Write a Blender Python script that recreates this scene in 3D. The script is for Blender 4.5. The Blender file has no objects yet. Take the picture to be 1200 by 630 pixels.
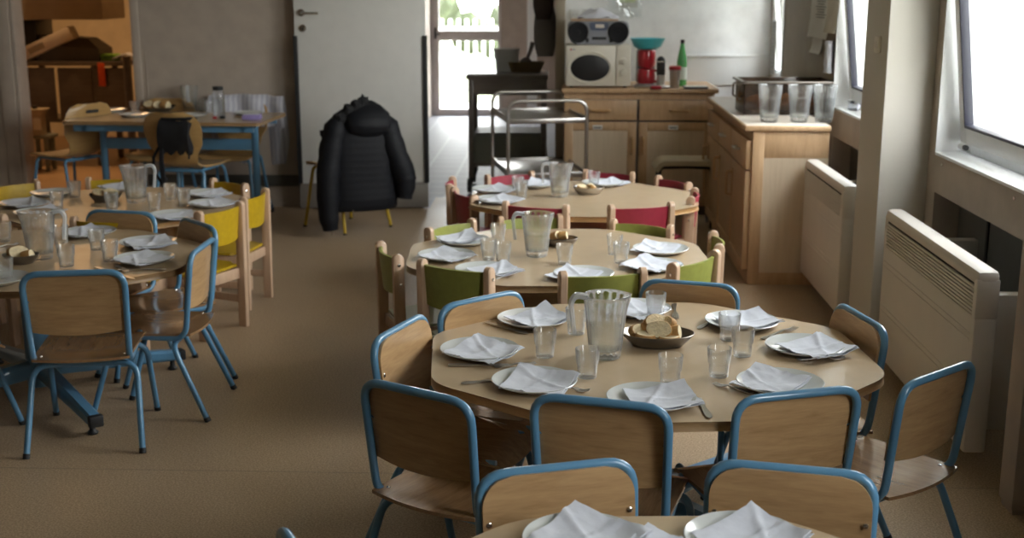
import bpy, bmesh, math, random
from mathutils import Vector, Matrix, noise
R = math.radians
PI = math.pi
SC = bpy.context.scene
COL = SC.collection

# ------------------------------------------------------------------ camera (1200x630 frame)
F = 1440.0
CAM_H = 1.65
PITCH = math.atan(F / 6241.0)
YAW = math.atan(55 * math.cos(PITCH) / F)
FW = Vector((-math.sin(YAW) * math.cos(PITCH), math.cos(YAW) * math.cos(PITCH), -math.sin(PITCH)))
RT = Vector((math.cos(YAW), math.sin(YAW), 0))
UP = RT.cross(FW)
EYE = Vector((0, 0, CAM_H))

def ray(x, y): return FW + RT * ((x - 600) / F) - UP * ((y - 315) / F)
def at_z(x, y, z=0.0):
    d = ray(x, y); return EYE + d * ((z - CAM_H) / d.z)
def at_y(x, y, Y):
    d = ray(x, y); return EYE + d * (Y / d.y)
def at_x(x, y, X):
    d = ray(x, y); return EYE + d * (X / d.x)

# ------------------------------------------------------------------ materials
MATS = {}
def _new(name):
    m = bpy.data.materials.new(name); m.use_nodes = True
    nt = m.node_tree; b = nt.nodes['Principled BSDF']
    MATS[name] = m
    return m, nt, b
def _n(nt, t, **kw):
    n = nt.nodes.new(t)
    for k, v in kw.items():
        if k in n.inputs: n.inputs[k].default_value = v
        else: setattr(n, k, v)
    return n
def _coords(nt, scale=(1, 1, 1), kind='Object'):
    tc = nt.nodes.new('ShaderNodeTexCoord'); mp = nt.nodes.new('ShaderNodeMapping')
    mp.inputs['Scale'].default_value = scale
    nt.links.new(tc.outputs[kind], mp.inputs['Vector'])
    return mp.outputs['Vector']
def _ramp(nt, fac, stops):
    r = nt.nodes.new('ShaderNodeValToRGB')
    e = r.color_ramp.elements
    while len(e) < len(stops): e.new(0.5)
    for i, (p, c) in enumerate(stops):
        e[i].position = p; e[i].color = (*c, 1)
    nt.links.new(fac, r.inputs['Fac'])
    return r.outputs['Color']
def plain(name, c, rough=.5, metal=0., spec=.5, var=.06, vscale=9., bump=0., bscale=60., coat=0., emit=None):
    m, nt, b = _new(name)
    b.inputs['Roughness'].default_value = rough; b.inputs['Metallic'].default_value = metal
    b.inputs['Specular IOR Level'].default_value = spec
    b.inputs['Coat Weight'].default_value = coat
    v = _coords(nt)
    no = _n(nt, 'ShaderNodeTexNoise', Scale=vscale, Detail=4.)
    nt.links.new(v, no.inputs['Vector'])
    lo = tuple(x * (1 - var) for x in c); hi = tuple(min(1, x * (1 + var)) for x in c)
    nt.links.new(_ramp(nt, no.outputs['Fac'], [(.3, lo), (.7, hi)]), b.inputs['Base Color'])
    if bump:
        n2 = _n(nt, 'ShaderNodeTexNoise', Scale=bscale, Detail=3.)
        nt.links.new(v, n2.inputs['Vector'])
        bp = _n(nt, 'ShaderNodeBump', Strength=bump, Distance=.01)
        nt.links.new(n2.outputs['Fac'], bp.inputs['Height']); nt.links.new(bp.outputs['Normal'], b.inputs['Normal'])
    return m
def wood(name, c, dark, scale=(2, 22, 22), rough=.4, coat=0., amount=1.):
    m, nt, b = _new(name)
    b.inputs['Roughness'].default_value = rough; b.inputs['Coat Weight'].default_value = coat
    b.inputs['Coat Roughness'].default_value = .15
    v = _coords(nt, scale)
    n1 = _n(nt, 'ShaderNodeTexNoise', Scale=1.6, Detail=6., Roughness=.62, Distortion=.5)
    nt.links.new(v, n1.inputs['Vector'])
    n2 = _n(nt, 'ShaderNodeTexNoise', Scale=7., Detail=3., Roughness=.6)
    nt.links.new(v, n2.inputs['Vector'])
    mx = _n(nt, 'ShaderNodeMath', operation='MULTIPLY_ADD'); mx.inputs[1].default_value = .35; 
    nt.links.new(n2.outputs['Fac'], mx.inputs[0]); nt.links.new(n1.outputs['Fac'], mx.inputs[2])
    mid = tuple((a + d) / 2 for a, d in zip(c, dark))
    nt.links.new(_ramp(nt, mx.outputs['Value'], [(.45, dark), (.62, mid), (.82, c)]), b.inputs['Base Color'])
    bp = _n(nt, 'ShaderNodeBump', Strength=.06, Distance=.002)
    nt.links.new(n2.outputs['Fac'], bp.inputs['Height']); nt.links.new(bp.outputs['Normal'], b.inputs['Normal'])
    return m
def clear(name, tint=(1, 1, 1), haze=.06, gloss=.9, edge=.5, rough=.04, refr=0.):
    """thin clear plastic or glass: sees through face on, whitens and reflects at its edges"""
    m = bpy.data.materials.new(name); m.use_nodes = True; MATS[name] = m
    nt = m.node_tree; nt.nodes.clear()
    out = nt.nodes.new('ShaderNodeOutputMaterial')
    tr = _n(nt, 'ShaderNodeBsdfTransparent'); tr.inputs['Color'].default_value = (*tint, 1)
    gl = _n(nt, 'ShaderNodeBsdfGlossy', Roughness=rough); gl.inputs['Color'].default_value = (gloss, gloss, gloss, 1)
    df = _n(nt, 'ShaderNodeBsdfDiffuse'); df.inputs['Color'].default_value = (.8, .82, .84, 1)
    lw = _n(nt, 'ShaderNodeLayerWeight', Blend=.35)
    l2 = _n(nt, 'ShaderNodeLayerWeight', Blend=.5)
    pw = _n(nt, 'ShaderNodeMath', operation='POWER'); pw.inputs[1].default_value = 4.5; nt.links.new(l2.outputs['Facing'], pw.inputs[0])
    fr = _n(nt, 'ShaderNodeMath', operation='MULTIPLY_ADD'); fr.inputs[1].default_value = .9; fr.inputs[2].default_value = .045
    nt.links.new(pw.outputs[0], fr.inputs[0])
    m1 = nt.nodes.new('ShaderNodeMixShader'); m2 = nt.nodes.new('ShaderNodeMixShader')
    no = _n(nt, 'ShaderNodeTexNoise', Scale=30.); 
    ma = _n(nt, 'ShaderNodeMath', operation='MULTIPLY_ADD'); ma.inputs[1].default_value = edge; ma.inputs[2].default_value = haze
    nt.links.new(lw.outputs['Facing'], ma.inputs[0]); 
    cl = _n(nt, 'ShaderNodeMath', operation='MINIMUM'); cl.inputs[1].default_value = .85
    nt.links.new(ma.outputs['Value'], cl.inputs[0])
    nt.links.new(cl.outputs['Value'], m1.inputs['Fac'])
    base = tr
    if refr:
        rg = _n(nt, 'ShaderNodeBsdfRefraction', IOR=1.22, Roughness=.0); rg.inputs['Color'].default_value = (*tint, 1)
        m0 = nt.nodes.new('ShaderNodeMixShader'); m0.inputs['Fac'].default_value = refr
        nt.links.new(tr.outputs[0], m0.inputs[1]); nt.links.new(rg.outputs[0], m0.inputs[2]); base = m0
    nt.links.new(base.outputs[0], m1.inputs[1]); nt.links.new(df.outputs[0], m1.inputs[2])
    nt.links.new(fr.outputs[0], m2.inputs['Fac'])
    nt.links.new(m1.outputs[0], m2.inputs[1]); nt.links.new(gl.outputs[0], m2.inputs[2])
    nt.links.new(m2.outputs[0], out.inputs['Surface'])
    return m
def liquid(name):
    m = bpy.data.materials.new(name); m.use_nodes = True; MATS[name] = m
    nt = m.node_tree; nt.nodes.clear(); out = nt.nodes.new('ShaderNodeOutputMaterial')
    gl = _n(nt, 'ShaderNodeBsdfGlass', IOR=1.25, Roughness=.0); gl.inputs['Color'].default_value = (.97, .98, .98, 1)
    tr = _n(nt, 'ShaderNodeBsdfTransparent'); tr.inputs['Color'].default_value = (.93, .95, .95, 1)
    mx = nt.nodes.new('ShaderNodeMixShader'); mx.inputs['Fac'].default_value = .5
    nt.links.new(gl.outputs[0], mx.inputs[1]); nt.links.new(tr.outputs[0], mx.inputs[2]); nt.links.new(mx.outputs[0], out.inputs['Surface'])
    return m
def emit(name, c, s):
    m, nt, b = _new(name)
    b.inputs['Base Color'].default_value = (*c, 1); b.inputs['Emission Color'].default_value = (*c, 1)
    b.inputs['Emission Strength'].default_value = s
    return m

def floor_mat(name, base, dark, light, seam=True, gloss=.42):
    m, nt, b = _new(name)
    v = _coords(nt)
    vo = _n(nt, 'ShaderNodeTexVoronoi', Scale=130.); nt.links.new(v, vo.inputs['Vector'])
    n1 = _n(nt, 'ShaderNodeTexNoise', Scale=160., Detail=2.); nt.links.new(v, n1.inputs['Vector'])
    sp = _ramp(nt, n1.outputs['Fac'], [(.36, dark), (.5, base), (.66, light)])
    mix = _n(nt, 'ShaderNodeMixRGB', blend_type='MULTIPLY'); mix.inputs['Fac'].default_value = .35
    nt.links.new(sp, mix.inputs['Color1']); nt.links.new(_ramp(nt, vo.outputs['Distance'], [(.1, (.75, .72, .68)), (.6, (1, 1, 1))]), mix.inputs['Color2'])
    n2 = _n(nt, 'ShaderNodeTexNoise', Scale=1.3, Detail=4.); nt.links.new(v, n2.inputs['Vector'])
    mix2 = _n(nt, 'ShaderNodeMixRGB', blend_type='MULTIPLY'); mix2.inputs['Fac'].default_value = 1.
    nt.links.new(mix.outputs[0], mix2.inputs['Color1']); nt.links.new(_ramp(nt, n2.outputs['Fac'], [(.3, (.9, .9, .9)), (.7, (1, 1, 1))]), mix2.inputs['Color2'])
    nt.links.new(mix2.outputs[0], b.inputs['Base Color'])
    nt.links.new(_ramp(nt, n2.outputs['Fac'], [(.3, (gloss - .06,) * 3), (.7, (gloss + .08,) * 3)]), b.inputs['Roughness'])
    return m
def tile_mat(name, c, mortar):
    m, nt, b = _new(name)
    v = _coords(nt)
    br = _n(nt, 'ShaderNodeTexBrick', Scale=1.); br.offset = 0.
    br.inputs['Color1'].default_value = (*c, 1); br.inputs['Color2'].default_value = (*[x * .93 for x in c], 1)
    br.inputs['Mortar'].default_value = (*mortar, 1); br.inputs['Mortar Size'].default_value = .012
    br.inputs['Brick Width'].default_value = .3; br.inputs['Row Height'].default_value = .3
    nt.links.new(v, br.inputs['Vector']); nt.links.new(br.outputs['Color'], b.inputs['Base Color'])
    b.inputs['Roughness'].default_value = .55
    return m
def herringbone(name, c):
    """painted glass-fibre wallpaper with a chevron weave"""
    m, nt, b = _new(name)
    b.inputs['Roughness'].default_value = .6
    tc = nt.nodes.new('ShaderNodeTexCoord'); sp = nt.nodes.new('ShaderNodeSeparateXYZ')
    nt.links.new(tc.outputs['Object'], sp.inputs[0])
    ad = _n(nt, 'ShaderNodeMath', operation='ADD'); nt.links.new(sp.outputs['X'], ad.inputs[0]); nt.links.new(sp.outputs['Y'], ad.inputs[1])
    pp = _n(nt, 'ShaderNodeMath', operation='PINGPONG'); pp.inputs[1].default_value = .016; nt.links.new(ad.outputs[0], pp.inputs[0])
    a2 = _n(nt, 'ShaderNodeMath', operation='ADD'); nt.links.new(pp.outputs[0], a2.inputs[0]); nt.links.new(sp.outputs['Z'], a2.inputs[1])
    p2 = _n(nt, 'ShaderNodeMath', operation='PINGPONG'); p2.inputs[1].default_value = .004; nt.links.new(a2.outputs[0], p2.inputs[0])
    bp = _n(nt, 'ShaderNodeBump', Strength=.5, Distance=.35)
    nt.links.new(p2.outputs[0], bp.inputs['Height']); nt.links.new(bp.outputs['Normal'], b.inputs['Normal'])
    b.inputs['Base Color'].default_value = (*c, 1)
    return m
def quilted(name, c):
    m, nt, b = _new(name)
    b.inputs['Roughness'].default_value = .62; b.inputs['Base Color'].default_value = (*c, 1)
    b.inputs['Specular IOR Level'].default_value = .25
    v = _coords(nt)
    w = _n(nt, 'ShaderNodeTexWave', wave_type='BANDS', bands_direction='Z', Scale=7., Distortion=1.2, Detail=2.)
    nt.links.new(v, w.inputs['Vector'])
    bp = _n(nt, 'ShaderNodeBump', Strength=.06, Distance=.015)
    nt.links.new(w.outputs['Fac'], bp.inputs['Height']); nt.links.new(bp.outputs['Normal'], b.inputs['Normal'])
    return m
def stripes(name, c1, c2, scale=12.):
    m, nt, b = _new(name)
    b.inputs['Roughness'].default_value = .85
    v = _coords(nt)
    w = _n(nt, 'ShaderNodeTexWave', wave_type='BANDS', bands_direction='X', Scale=scale, Distortion=2.)
    nt.links.new(v, w.inputs['Vector'])
    nt.links.new(_ramp(nt, w.outputs['Fac'], [(.35, c1), (.6, c2)]), b.inputs['Base Color'])
    return m

M_floor = floor_mat('linoleum', (.41, .29, .18), (.29, .20, .118), (.52, .38, .25))
M_kfloor = floor_mat('kitchen_floor', (.42, .27, .15), (.36, .22, .12), (.48, .32, .18))
M_tile = tile_mat('corridor_tile', (.23, .235, .26), (.33, .33, .35))
M_wall = plain('wall_paint', (.42, .355, .295), .75, bump=.08, bscale=220.)
M_wallw = plain('white_wall', (.91, .92, .93), .6, bump=.05, bscale=220.)
M_wallbeige = plain('beige_wall', (.36, .31, .235), .7, bump=.05)
M_brown = plain('brown_wall', (.42, .35, .30), .7)
M_warm = plain('kitchen_wall', (.70, .60, .44), .6)
M_pillar = herringbone('weave_paper', (.56, .53, .47))
M_white = plain('white_lacquer', (.78, .79, .79), .35, var=.02)
M_ceil = plain('ceiling_paint', (.72, .71, .68), .8)
M_band = plain('dark_band', (.075, .072, .062), .6)
M_grey = plain('grey_panel', (.16, .16, .145), .6)
M_kick = plain('kick_plate', (.22, .195, .17), .45)
M_door = plain('door_paint', (.66, .65, .62), .45, var=.03)
M_black = plain('black_rubber', (.015, .015, .016), .55)
M_blackm = plain('black_cloth', (.012, .012, .014), .9, bump=.3, bscale=200.)
M_blue = plain('blue_enamel', (.105, .26, .42), .28, var=.05, coat=.4)
M_yellow = plain('yellow_enamel', (.52, .34, .02), .35)
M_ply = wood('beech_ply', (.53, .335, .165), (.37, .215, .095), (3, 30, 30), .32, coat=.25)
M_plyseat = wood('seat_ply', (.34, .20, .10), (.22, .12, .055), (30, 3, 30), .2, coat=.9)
M_top = plain('beech_laminate', (.50, .37, .235), .27, var=.035, vscale=14., coat=.2)
M_edge = wood('beech_edge', (.36, .23, .115), (.26, .155, .07), (8, 8, 60), .4)
M_edgeo = wood('oiled_edge', (.55, .33, .14), (.42, .23, .09), (8, 8, 60), .3, coat=.5)
M_beech = wood('beech', (.58, .40, .27), (.47, .30, .19), (24, 24, 3), .38, coat=.2)
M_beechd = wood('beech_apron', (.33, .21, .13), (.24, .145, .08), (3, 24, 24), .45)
M_green = plain('green_stain', (.26, .275, .06), .42, var=.08, vscale=40.)
M_red = plain('red_stain', (.30, .025, .045), .42, var=.08, vscale=40.)
M_yel = plain('yellow_stain', (.50, .32, .01), .42, var=.08, vscale=40.)
M_plate = plain('porcelain', (.60, .615, .605), .16, var=.02, coat=.4)
M_nap = plain('paper_napkin', (.64, .655, .72), .9, var=.015, bump=.08, bscale=70.)
M_steel = plain('stainless', (.55, .53, .51), .3, metal=1., var=.08)
M_dish = plain('dark_steel', (.22, .195, .17), .3, metal=.85)
M_chrome = plain('chrome', (.75, .74, .72), .16, metal=1.)
M_crust = plain('bread_crust', (.50, .27, .09), .7, var=.3, vscale=30., bump=.2)
M_crumb = plain('bread_crumb', (.80, .66, .42), .85, var=.12, vscale=60., bump=.5, bscale=90.)
M_clear = clear('tumbler_glass', (.985, .99, .99), .004, 1., .30, .02, .55)
M_jug = clear('jug_plastic', (.98, .985, .98), .010, 1., .26, .03, .6)
M_frost = clear('jug_handle_plastic', (.95, .95, .95), .34, .8, .35, .2)
M_water = liquid('water')
M_pane = clear('window_pane', (.97, .98, .98), .0, .9, .02, .01)
M_crate = clear('smoked_plastic', (.50, .40, .33), .12, .6, .2, .12)
CRATE = MATS['smoked_plastic'].node_tree
for n in CRATE.nodes:
    if n.type == 'BSDF_DIFFUSE': n.inputs['Color'].default_value = (.12, .085, .065, 1)
M_cab = wood('cabinet_beech', (.60, .395, .225), (.49, .31, .165), (20, 20, 2.5), .42, coat=.1)
M_cabp = wood('cabinet_panel', (.68, .55, .40), (.61, .485, .34), (26, 26, 2), .5)
M_ctop = plain('counter_laminate', (.60, .53, .45), .35)
M_cream = plain('cream_plastic', (.68, .63, .53), .4, var=.02)
M_rad = plain('radiator_enamel', (.66, .61, .55), .42, var=.02)
M_louvre_shade = plain('louvre_shade', (.035, .03, .026), .8)
M_silver = plain('silver_plastic', (.27, .28, .31), .35, metal=.3)
M_dkglass = plain('dark_glass', (.012, .012, .013), .35)
M_cyan = plain('turquoise_plastic', (.06, .44, .50), .3)
M_redp = plain('red_plastic', (.35, .012, .02), .3, coat=.3)
M_greenb = plain('green_bottle', (.10, .42, .13), .15, coat=.5)
M_label = plain('bottle_label', (.68, .78, .72), .6)
M_paper = plain('paper', (.72, .70, .66), .9, var=.02)
M_ink = plain('ink', (.12, .12, .13), .9)
M_pad = plain('beige_seat', (.48, .41, .28), .5)
M_fence = plain('fence_white', (.75, .77, .74), .7)
M_lawn = plain('lawn', (.24, .25, .16), .95, var=.3, vscale=2.)
M_path = plain('paving', (.62, .60, .56), .9)
M_leaf = plain('hedge_leaf', (.07, .085, .045), .9, var=.4, vscale=6., bump=.6, bscale=9.)
M_plaster = plain('outside_plaster', (.30, .295, .28), .9)
M_cloth = stripes('striped_cloth', (.55, .55, .60), (.42, .42, .49), 9.)
M_purple = plain('lilac_card', (.34, .28, .58), .6)
M_tan = plain('tan_metal', (.40, .33, .23), .4, metal=.2)
M_orange = plain('orange_plastic', (.80, .10, .01), .5)
M_lime = plain('lime_pack', (.30, .60, .08), .5)
M_wicker = plain('wicker', (.26, .20, .10), .8, bump=.8, bscale=90.)
M_jacket = quilted('jacket_nylon', (.006, .0065, .009))
M_fur = plain('fur_trim', (.010, .010, .011), .95, bump=.8, bscale=50.)
M_tub = plain('grey_green_tub', (.17, .18, .15), .5)
M_shell = wood('shell_ply', (.50, .31, .12), (.40, .235, .085), (3, 3, 24), .35, coat=.3)
M_oak_dark = wood('dark_counter_wood', (.15, .125, .105), (.11, .09, .075), (3, 20, 20), .3, coat=.3)

# ------------------------------------------------------------------ mesh builder
class MB:
    def __init__(s): s.v = []; s.f = []; s.m = []
    def add(s, verts, faces, mi=0):
        o = len(s.v); s.v += [tuple(p) for p in verts]
        for fc in faces: s.f.append(tuple(i + o for i in fc)); s.m.append(mi)
        return s
    def bm(s, bm, mi=0, mtx=None):
        bm.verts.index_update()
        vs = [(mtx @ v.co) if mtx else v.co.copy() for v in bm.verts]
        s.add(vs, [[v.index for v in f.verts] for f in bm.faces], mi); bm.free(); return s
    def box(s, c, d, bev=0., mi=0, rot=None, seg=2):
        bm = bmesh.new(); bmesh.ops.create_cube(bm, size=1.)
        for v in bm.verts: v.co = Vector((v.co.x * d[0], v.co.y * d[1], v.co.z * d[2]))
        if bev > 0: bmesh.ops.bevel(bm, geom=bm.edges[:], offset=min(bev, min(d) * .49), segments=seg, affect='EDGES', profile=.5)
        mt = Matrix.Translation(c)
        if rot is not None: mt = mt @ rot.to_4x4()
        return s.bm(bm, mi, mt)
    def bb(s, a, b, bev=0., mi=0):
        return s.box([(a[i] + b[i]) / 2 for i in range(3)], [abs(b[i] - a[i]) for i in range(3)], bev, mi)
    def tube(s, pts, r, seg=8, closed=False, mi=0, caps=True):
        P = [Vector(p) for p in pts]; n = len(P)
        rr = r if isinstance(r, (list, tuple)) else [r] * n
        T = []
        for i in range(n):
            a = P[(i - 1) % n] if (closed or i > 0) else P[i]
            b = P[(i + 1) % n] if (closed or i < n - 1) else P[i]
            t = (b - a); T.append(t.normalized() if t.length > 1e-9 else Vector((0, 0, 1)))
        up = Vector((0, 0, 1)) if abs(T[0].z) < .9 else Vector((1, 0, 0))
        nrm = (up - T[0] * up.dot(T[0])).normalized(); rings = []
        for i in range(n):
            if i: nrm = (nrm - T[i] * nrm.dot(T[i])); nrm = nrm.normalized() if nrm.length > 1e-6 else T[i].orthogonal().normalized()
            bn = T[i].cross(nrm)
            rings.append([P[i] + (nrm * math.cos(2 * PI * k / seg) + bn * math.sin(2 * PI * k / seg)) * rr[i] for k in range(seg)])
        vs = [p for ring in rings for p in ring]; fs = []
        for i in range(n if closed else n - 1):
            j = (i + 1) % n
            for k in range(seg):
                l = (k + 1) % seg; fs.append((i * seg + k, i * seg + l, j * seg + l, j * seg + k))
        if caps and not closed:
            fs.append(tuple(range(seg))[::-1]); fs.append(tuple((n - 1) * seg + k for k in range(seg)))
        return s.add(vs, fs, mi)
    def lathe(s, prof, seg=24, c=(0, 0, 0), mi=0, sx=1., sy=1., mod=None):
        vs = []; fs = []; n = len(prof)
        for i, (r, z) in enumerate(prof):
            for k in range(seg):
                a = 2 * PI * k / seg; q = r * (mod(a, i, z) if mod else 1.)
                vs.append((c[0] + q * math.cos(a) * sx, c[1] + q * math.sin(a) * sy, c[2] + z))
        for i in range(n - 1):
            for k in range(seg):
                l = (k + 1) % seg; fs.append((i * seg + k, i * seg + l, (i + 1) * seg + l, (i + 1) * seg + k))
        return s.add(vs, fs, mi)
    def loft(s, rings, mi=0, caps=True):
        seg = len(rings[0]); vs = [p for r in rings for p in r]; fs = []
        for i in range(len(rings) - 1):
            for k in range(seg):
                l = (k + 1) % seg; fs.append((i * seg + k, i * seg + l, (i + 1) * seg + l, (i + 1) * seg + k))
        if caps: fs.append(tuple(range(seg))[::-1]); fs.append(tuple((len(rings) - 1) * seg + k for k in range(seg)))
        return s.add(vs, fs, mi)
    def plate(s, outline, layers, mi=0, edge_mi=None):
        """layers: (inset, z) from bottom to top over a convex outline"""
        n = len(outline); O = [Vector((p[0], p[1])) for p in outline]; N = []
        for i in range(n):
            d = (O[(i + 1) % n] - O[i - 1]).normalized(); N.append(Vector((-d.y, d.x)))
        rings = [[(O[k].x + N[k].x * ins, O[k].y + N[k].y * ins, z) for k in range(n)] for ins, z in layers]
        vs = [p for r in rings for p in r]
        for i in range(len(rings) - 1):
            s.add([*rings[i], *rings[i + 1]], [(k, (k + 1) % n, n + (k + 1) % n, n + k) for k in range(n)], mi if edge_mi is None else edge_mi)
        s.add(rings[0], [tuple(range(n))[::-1]], mi); s.add(rings[-1], [tuple(range(n))], mi)
        return s
    def sheet(s, fn, nu, nv, th, mi=0, nrm=None):
        """thick curved sheet: fn(u,v)->point, thickness along the local normal"""
        g = [[Vector(fn(i / nu, j / nv)) for j in range(nv + 1)] for i in range(nu + 1)]
        vs = []; W = nv + 1; cnt = (nu + 1) * W
        top = []; bot = []
        for i in range(nu + 1):
            for j in range(nv + 1):
                a = g[min(i + 1, nu)][j] - g[max(i - 1, 0)][j]; b = g[i][min(j + 1, nv)] - g[i][max(j - 1, 0)]
                nn = a.cross(b); nn = nn.normalized() if nn.length > 1e-9 else Vector((0, 0, 1))
                top.append(g[i][j] + nn * th / 2); bot.append(g[i][j] - nn * th / 2)
        fs = []
        for i in range(nu):
            for j in range(nv):
                a = i * W + j; fs.append((a, a + W, a + W + 1, a + 1)); fs.append((cnt + a, cnt + a + 1, cnt + a + W + 1, cnt + a + W))
        for i in range(nu):
            a = i * W; fs.append((a, cnt + a, cnt + a + W, a + W)); a = i * W + nv; fs.append((a, a + W, cnt + a + W, cnt + a))
        for j in range(nv):
            a = j; fs.append((a, a + 1, cnt + a + 1, cnt + a)); a = nu * W + j; fs.append((a, cnt + a, cnt + a + 1, a + 1))
        return s.add(top + bot, fs, mi)
    def ball(s, c, r, mi=0, sub=2, jit=0., seed=0):
        bm = bmesh.new(); bmesh.ops.create_icosphere(bm, subdivisions=sub, radius=1.)
        for v in bm.verts:
            k = 1 + jit * noise.noise(v.co * 1.7 + Vector((seed, seed * .7, 0)))
            v.co = Vector((v.co.x * r[0] * k + c[0], v.co.y * r[1] * k + c[1], v.co.z * r[2] * k + c[2]))
        return s.bm(bm, mi)
    def mesh(s, name, mats, smooth=True, ang=40):
        me = bpy.data.meshes.new(name); me.from_pydata(s.v, [], s.f); me.update()
        for m in (mats if isinstance(mats, (list, tuple)) else [mats]): me.materials.append(m)
        me.polygons.foreach_set('material_index', s.m)
        bm = bmesh.new(); bm.from_mesh(me); bmesh.ops.remove_doubles(bm, verts=bm.verts[:], dist=1e-5)
        bmesh.ops.recalc_face_normals(bm, faces=bm.faces[:]); bm.to_mesh(me); bm.free()
        if smooth:
            me.shade_smooth(); me.set_sharp_from_angle(angle=R(ang))
        return me
    def build(s, name, mats, parent=None, smooth=True, ang=40):
        o = bpy.data.objects.new(name, s.mesh(name, mats, smooth, ang)); COL.objects.link(o)
        if parent is not None: o.parent = parent
        return o

def fillet(pts, rad, n=5):
    P = [Vector(p) for p in pts]; out = [P[0]]
    rr = rad if isinstance(rad, (list, tuple)) else [rad] * (len(P) - 2)
    for i in range(1, len(P) - 1):
        a = (P[i - 1] - P[i]); b = (P[i + 1] - P[i]); t = min(rr[i - 1], a.length * .49, b.length * .49)
        p0 = P[i] + a.normalized() * t; p1 = P[i] + b.normalized() * t
        for k in range(n + 1):
            u = k / n; out.append(p0 * (1 - u) ** 2 + P[i] * 2 * u * (1 - u) + p1 * u * u)
    out.append(P[-1]); return out
def rpoly(pts, rad, n=5):
    """closed 2-D outline with rounded corners"""
    P = [Vector((p[0], p[1], 0)) for p in pts]; m = len(P); out = []
    for i in range(m):
        a = P[i - 1] - P[i]; b = P[(i + 1) % m] - P[i]; t = min(rad, a.length * .49, b.length * .49)
        p0 = P[i] + a.normalized() * t; p1 = P[i] + b.normalized() * t
        for k in range(n + 1):
            u = k / n; q = p0 * (1 - u) ** 2 + P[i] * 2 * u * (1 - u) + p1 * u * u; out.append((q.x, q.y))
    return out
def tag(o, label=None, cat=None, group=None, kind=None):
    if label: o['label'] = label
    if cat: o['category'] = cat
    if group: o['group'] = group
    if kind: o['kind'] = kind
    return o
def empty(name, loc=(0, 0, 0), rz=0., **kw):
    o = bpy.data.objects.new(name, None); COL.objects.link(o); o.location = loc; o.rotation_euler = (0, 0, rz)
    o.empty_display_size = .05
    return tag(o, **kw)
def children(o): return [c for c in bpy.data.objects if c.parent == o]
def copy_tree(o, parent=None):
    c = o.copy(); COL.objects.link(c)
    if parent is not None: c.parent = parent
    for ch in children(o): copy_tree(ch, c)
    return c
def struct(o): o['kind'] = 'structure'; return o
def thing1(mb, name, mats, label, cat, group=None, loc=None, rz=0., **kw):
    o = mb.build(name, mats, **kw)
    if loc is not None: o.location = loc
    o.rotation_euler = (0, 0, rz)
    return tag(o, label, cat, group)
#@@BODY
# ================================================================== SETTING
XW = 1.62                                   # window wall
YB = 9.20                                   # back wall on the left
YR = 9.62                                   # back wall on the right (behind the cabinets)
TOPZ = 2.75
b = MB(); b.bb((-5.2, -1.6, -.1), (1.9, YB, 0)); b.bb((-.97, YB, -.1), (1.9, YR + .05, 0)); struct(b.build('floor', M_floor))
# a thin welded seam across the lino
b = MB()
b.bb((-5.2, at_z(300, 552).y - .0006, 0), (1.0, at_z(300, 552).y + .0006, .0005))
b.bb((1.0, at_z(1150, 572).y - .0006, 0), (1.6, at_z(1150, 572).y + .0006, .0005))
struct(b.build('trim_1', M_kick))
b = MB(); b.bb((-1.70, YB, -.1), (-.97, 16.3, -.002)); b.bb((-.97, YR + .05, -.1), (.15, 16.3, -.002)); struct(b.build('floor_corridor', M_tile))
b = MB(); b.bb((-7.5, YB, -.1), (-1.75, 14.2, -.002)); struct(b.build('floor_kitchen', M_kfloor))
b = MB(); b.bb((-5.2, -1.6, TOPZ), (1.9, YR + .1, TOPZ + .1)); struct(b.build('ceiling', M_ceil))
b = MB(); b.bb((-7.5, YB + .15, 2.5), (-1.8, 14.2, 2.6)); struct(b.build('ceiling_kitchen', M_ceil))
b = MB(); b.bb((-1.7, YR, 2.5), (.2, 16.3, 2.6)); struct(b.build('ceiling_corridor', M_ceil))
# window wall: piers, lintel, sill boxes, recesses under the sills
b = MB()
SILL = .957; WT = 2.55
WINS = [(3.83, 5.285), (5.86, 7.31), (9.06, 9.58), (1.1, 2.05)]
XO = 1.86
def span(y0, y1, z0, z1, x0=XW, x1=XO): b.bb((x0, y0, z0), (x1, y1, z1))
ys = sorted(WINS)
prev = -1.6
for (y0, y1) in ys:
    span(prev, y0, 0, TOPZ); prev = y1
    span(y0, y1, WT, TOPZ)
    if (y0, y1) != (9.06, 9.58):
        span(y0, y1, .785, SILL)
        span(y0, y1, 0, .785, XW + .12, XO)
    else: span(y0, y1, 0, .98)
span(prev, YR + .1, 0, TOPZ)
struct(b.build('wall_right', M_wall, smooth=False))
# grey backing of the recesses, with a dark joint
b = MB()
for (y0, y1) in WINS[:2]:
    b.bb((XW + .112, y0, 0), (XW + .122, y1, .785)); b.bb((XW + .105, (y0 + y1) / 2 - .01 + .35, 0), (XW + .115, (y0 + y1) / 2 + .01 + .35, .785), mi=1)
struct(b.build('trim_2', [M_grey, M_black], smooth=False))
# screws on the sill fascia
b = MB()
for y in (5.20, 4.36): b.tube([(XW - .004, y, .915), (XW + .01, y, .915)], .007, 8)
struct(b.build('trim_3', M_chrome))
# pillars
b = MB(); b.bb((1.41, 5.40, 0), (XW, 5.80, TOPZ), .006); struct(b.build('trim_4', M_pillar))
b = MB(); b.bb((1.455, 3.70, .02), (XW, 3.82, TOPZ), .004); b.bb((1.462, 3.71, 0), (XW, 3.81, .03)); struct(b.build('trim_5', M_brown))
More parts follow.
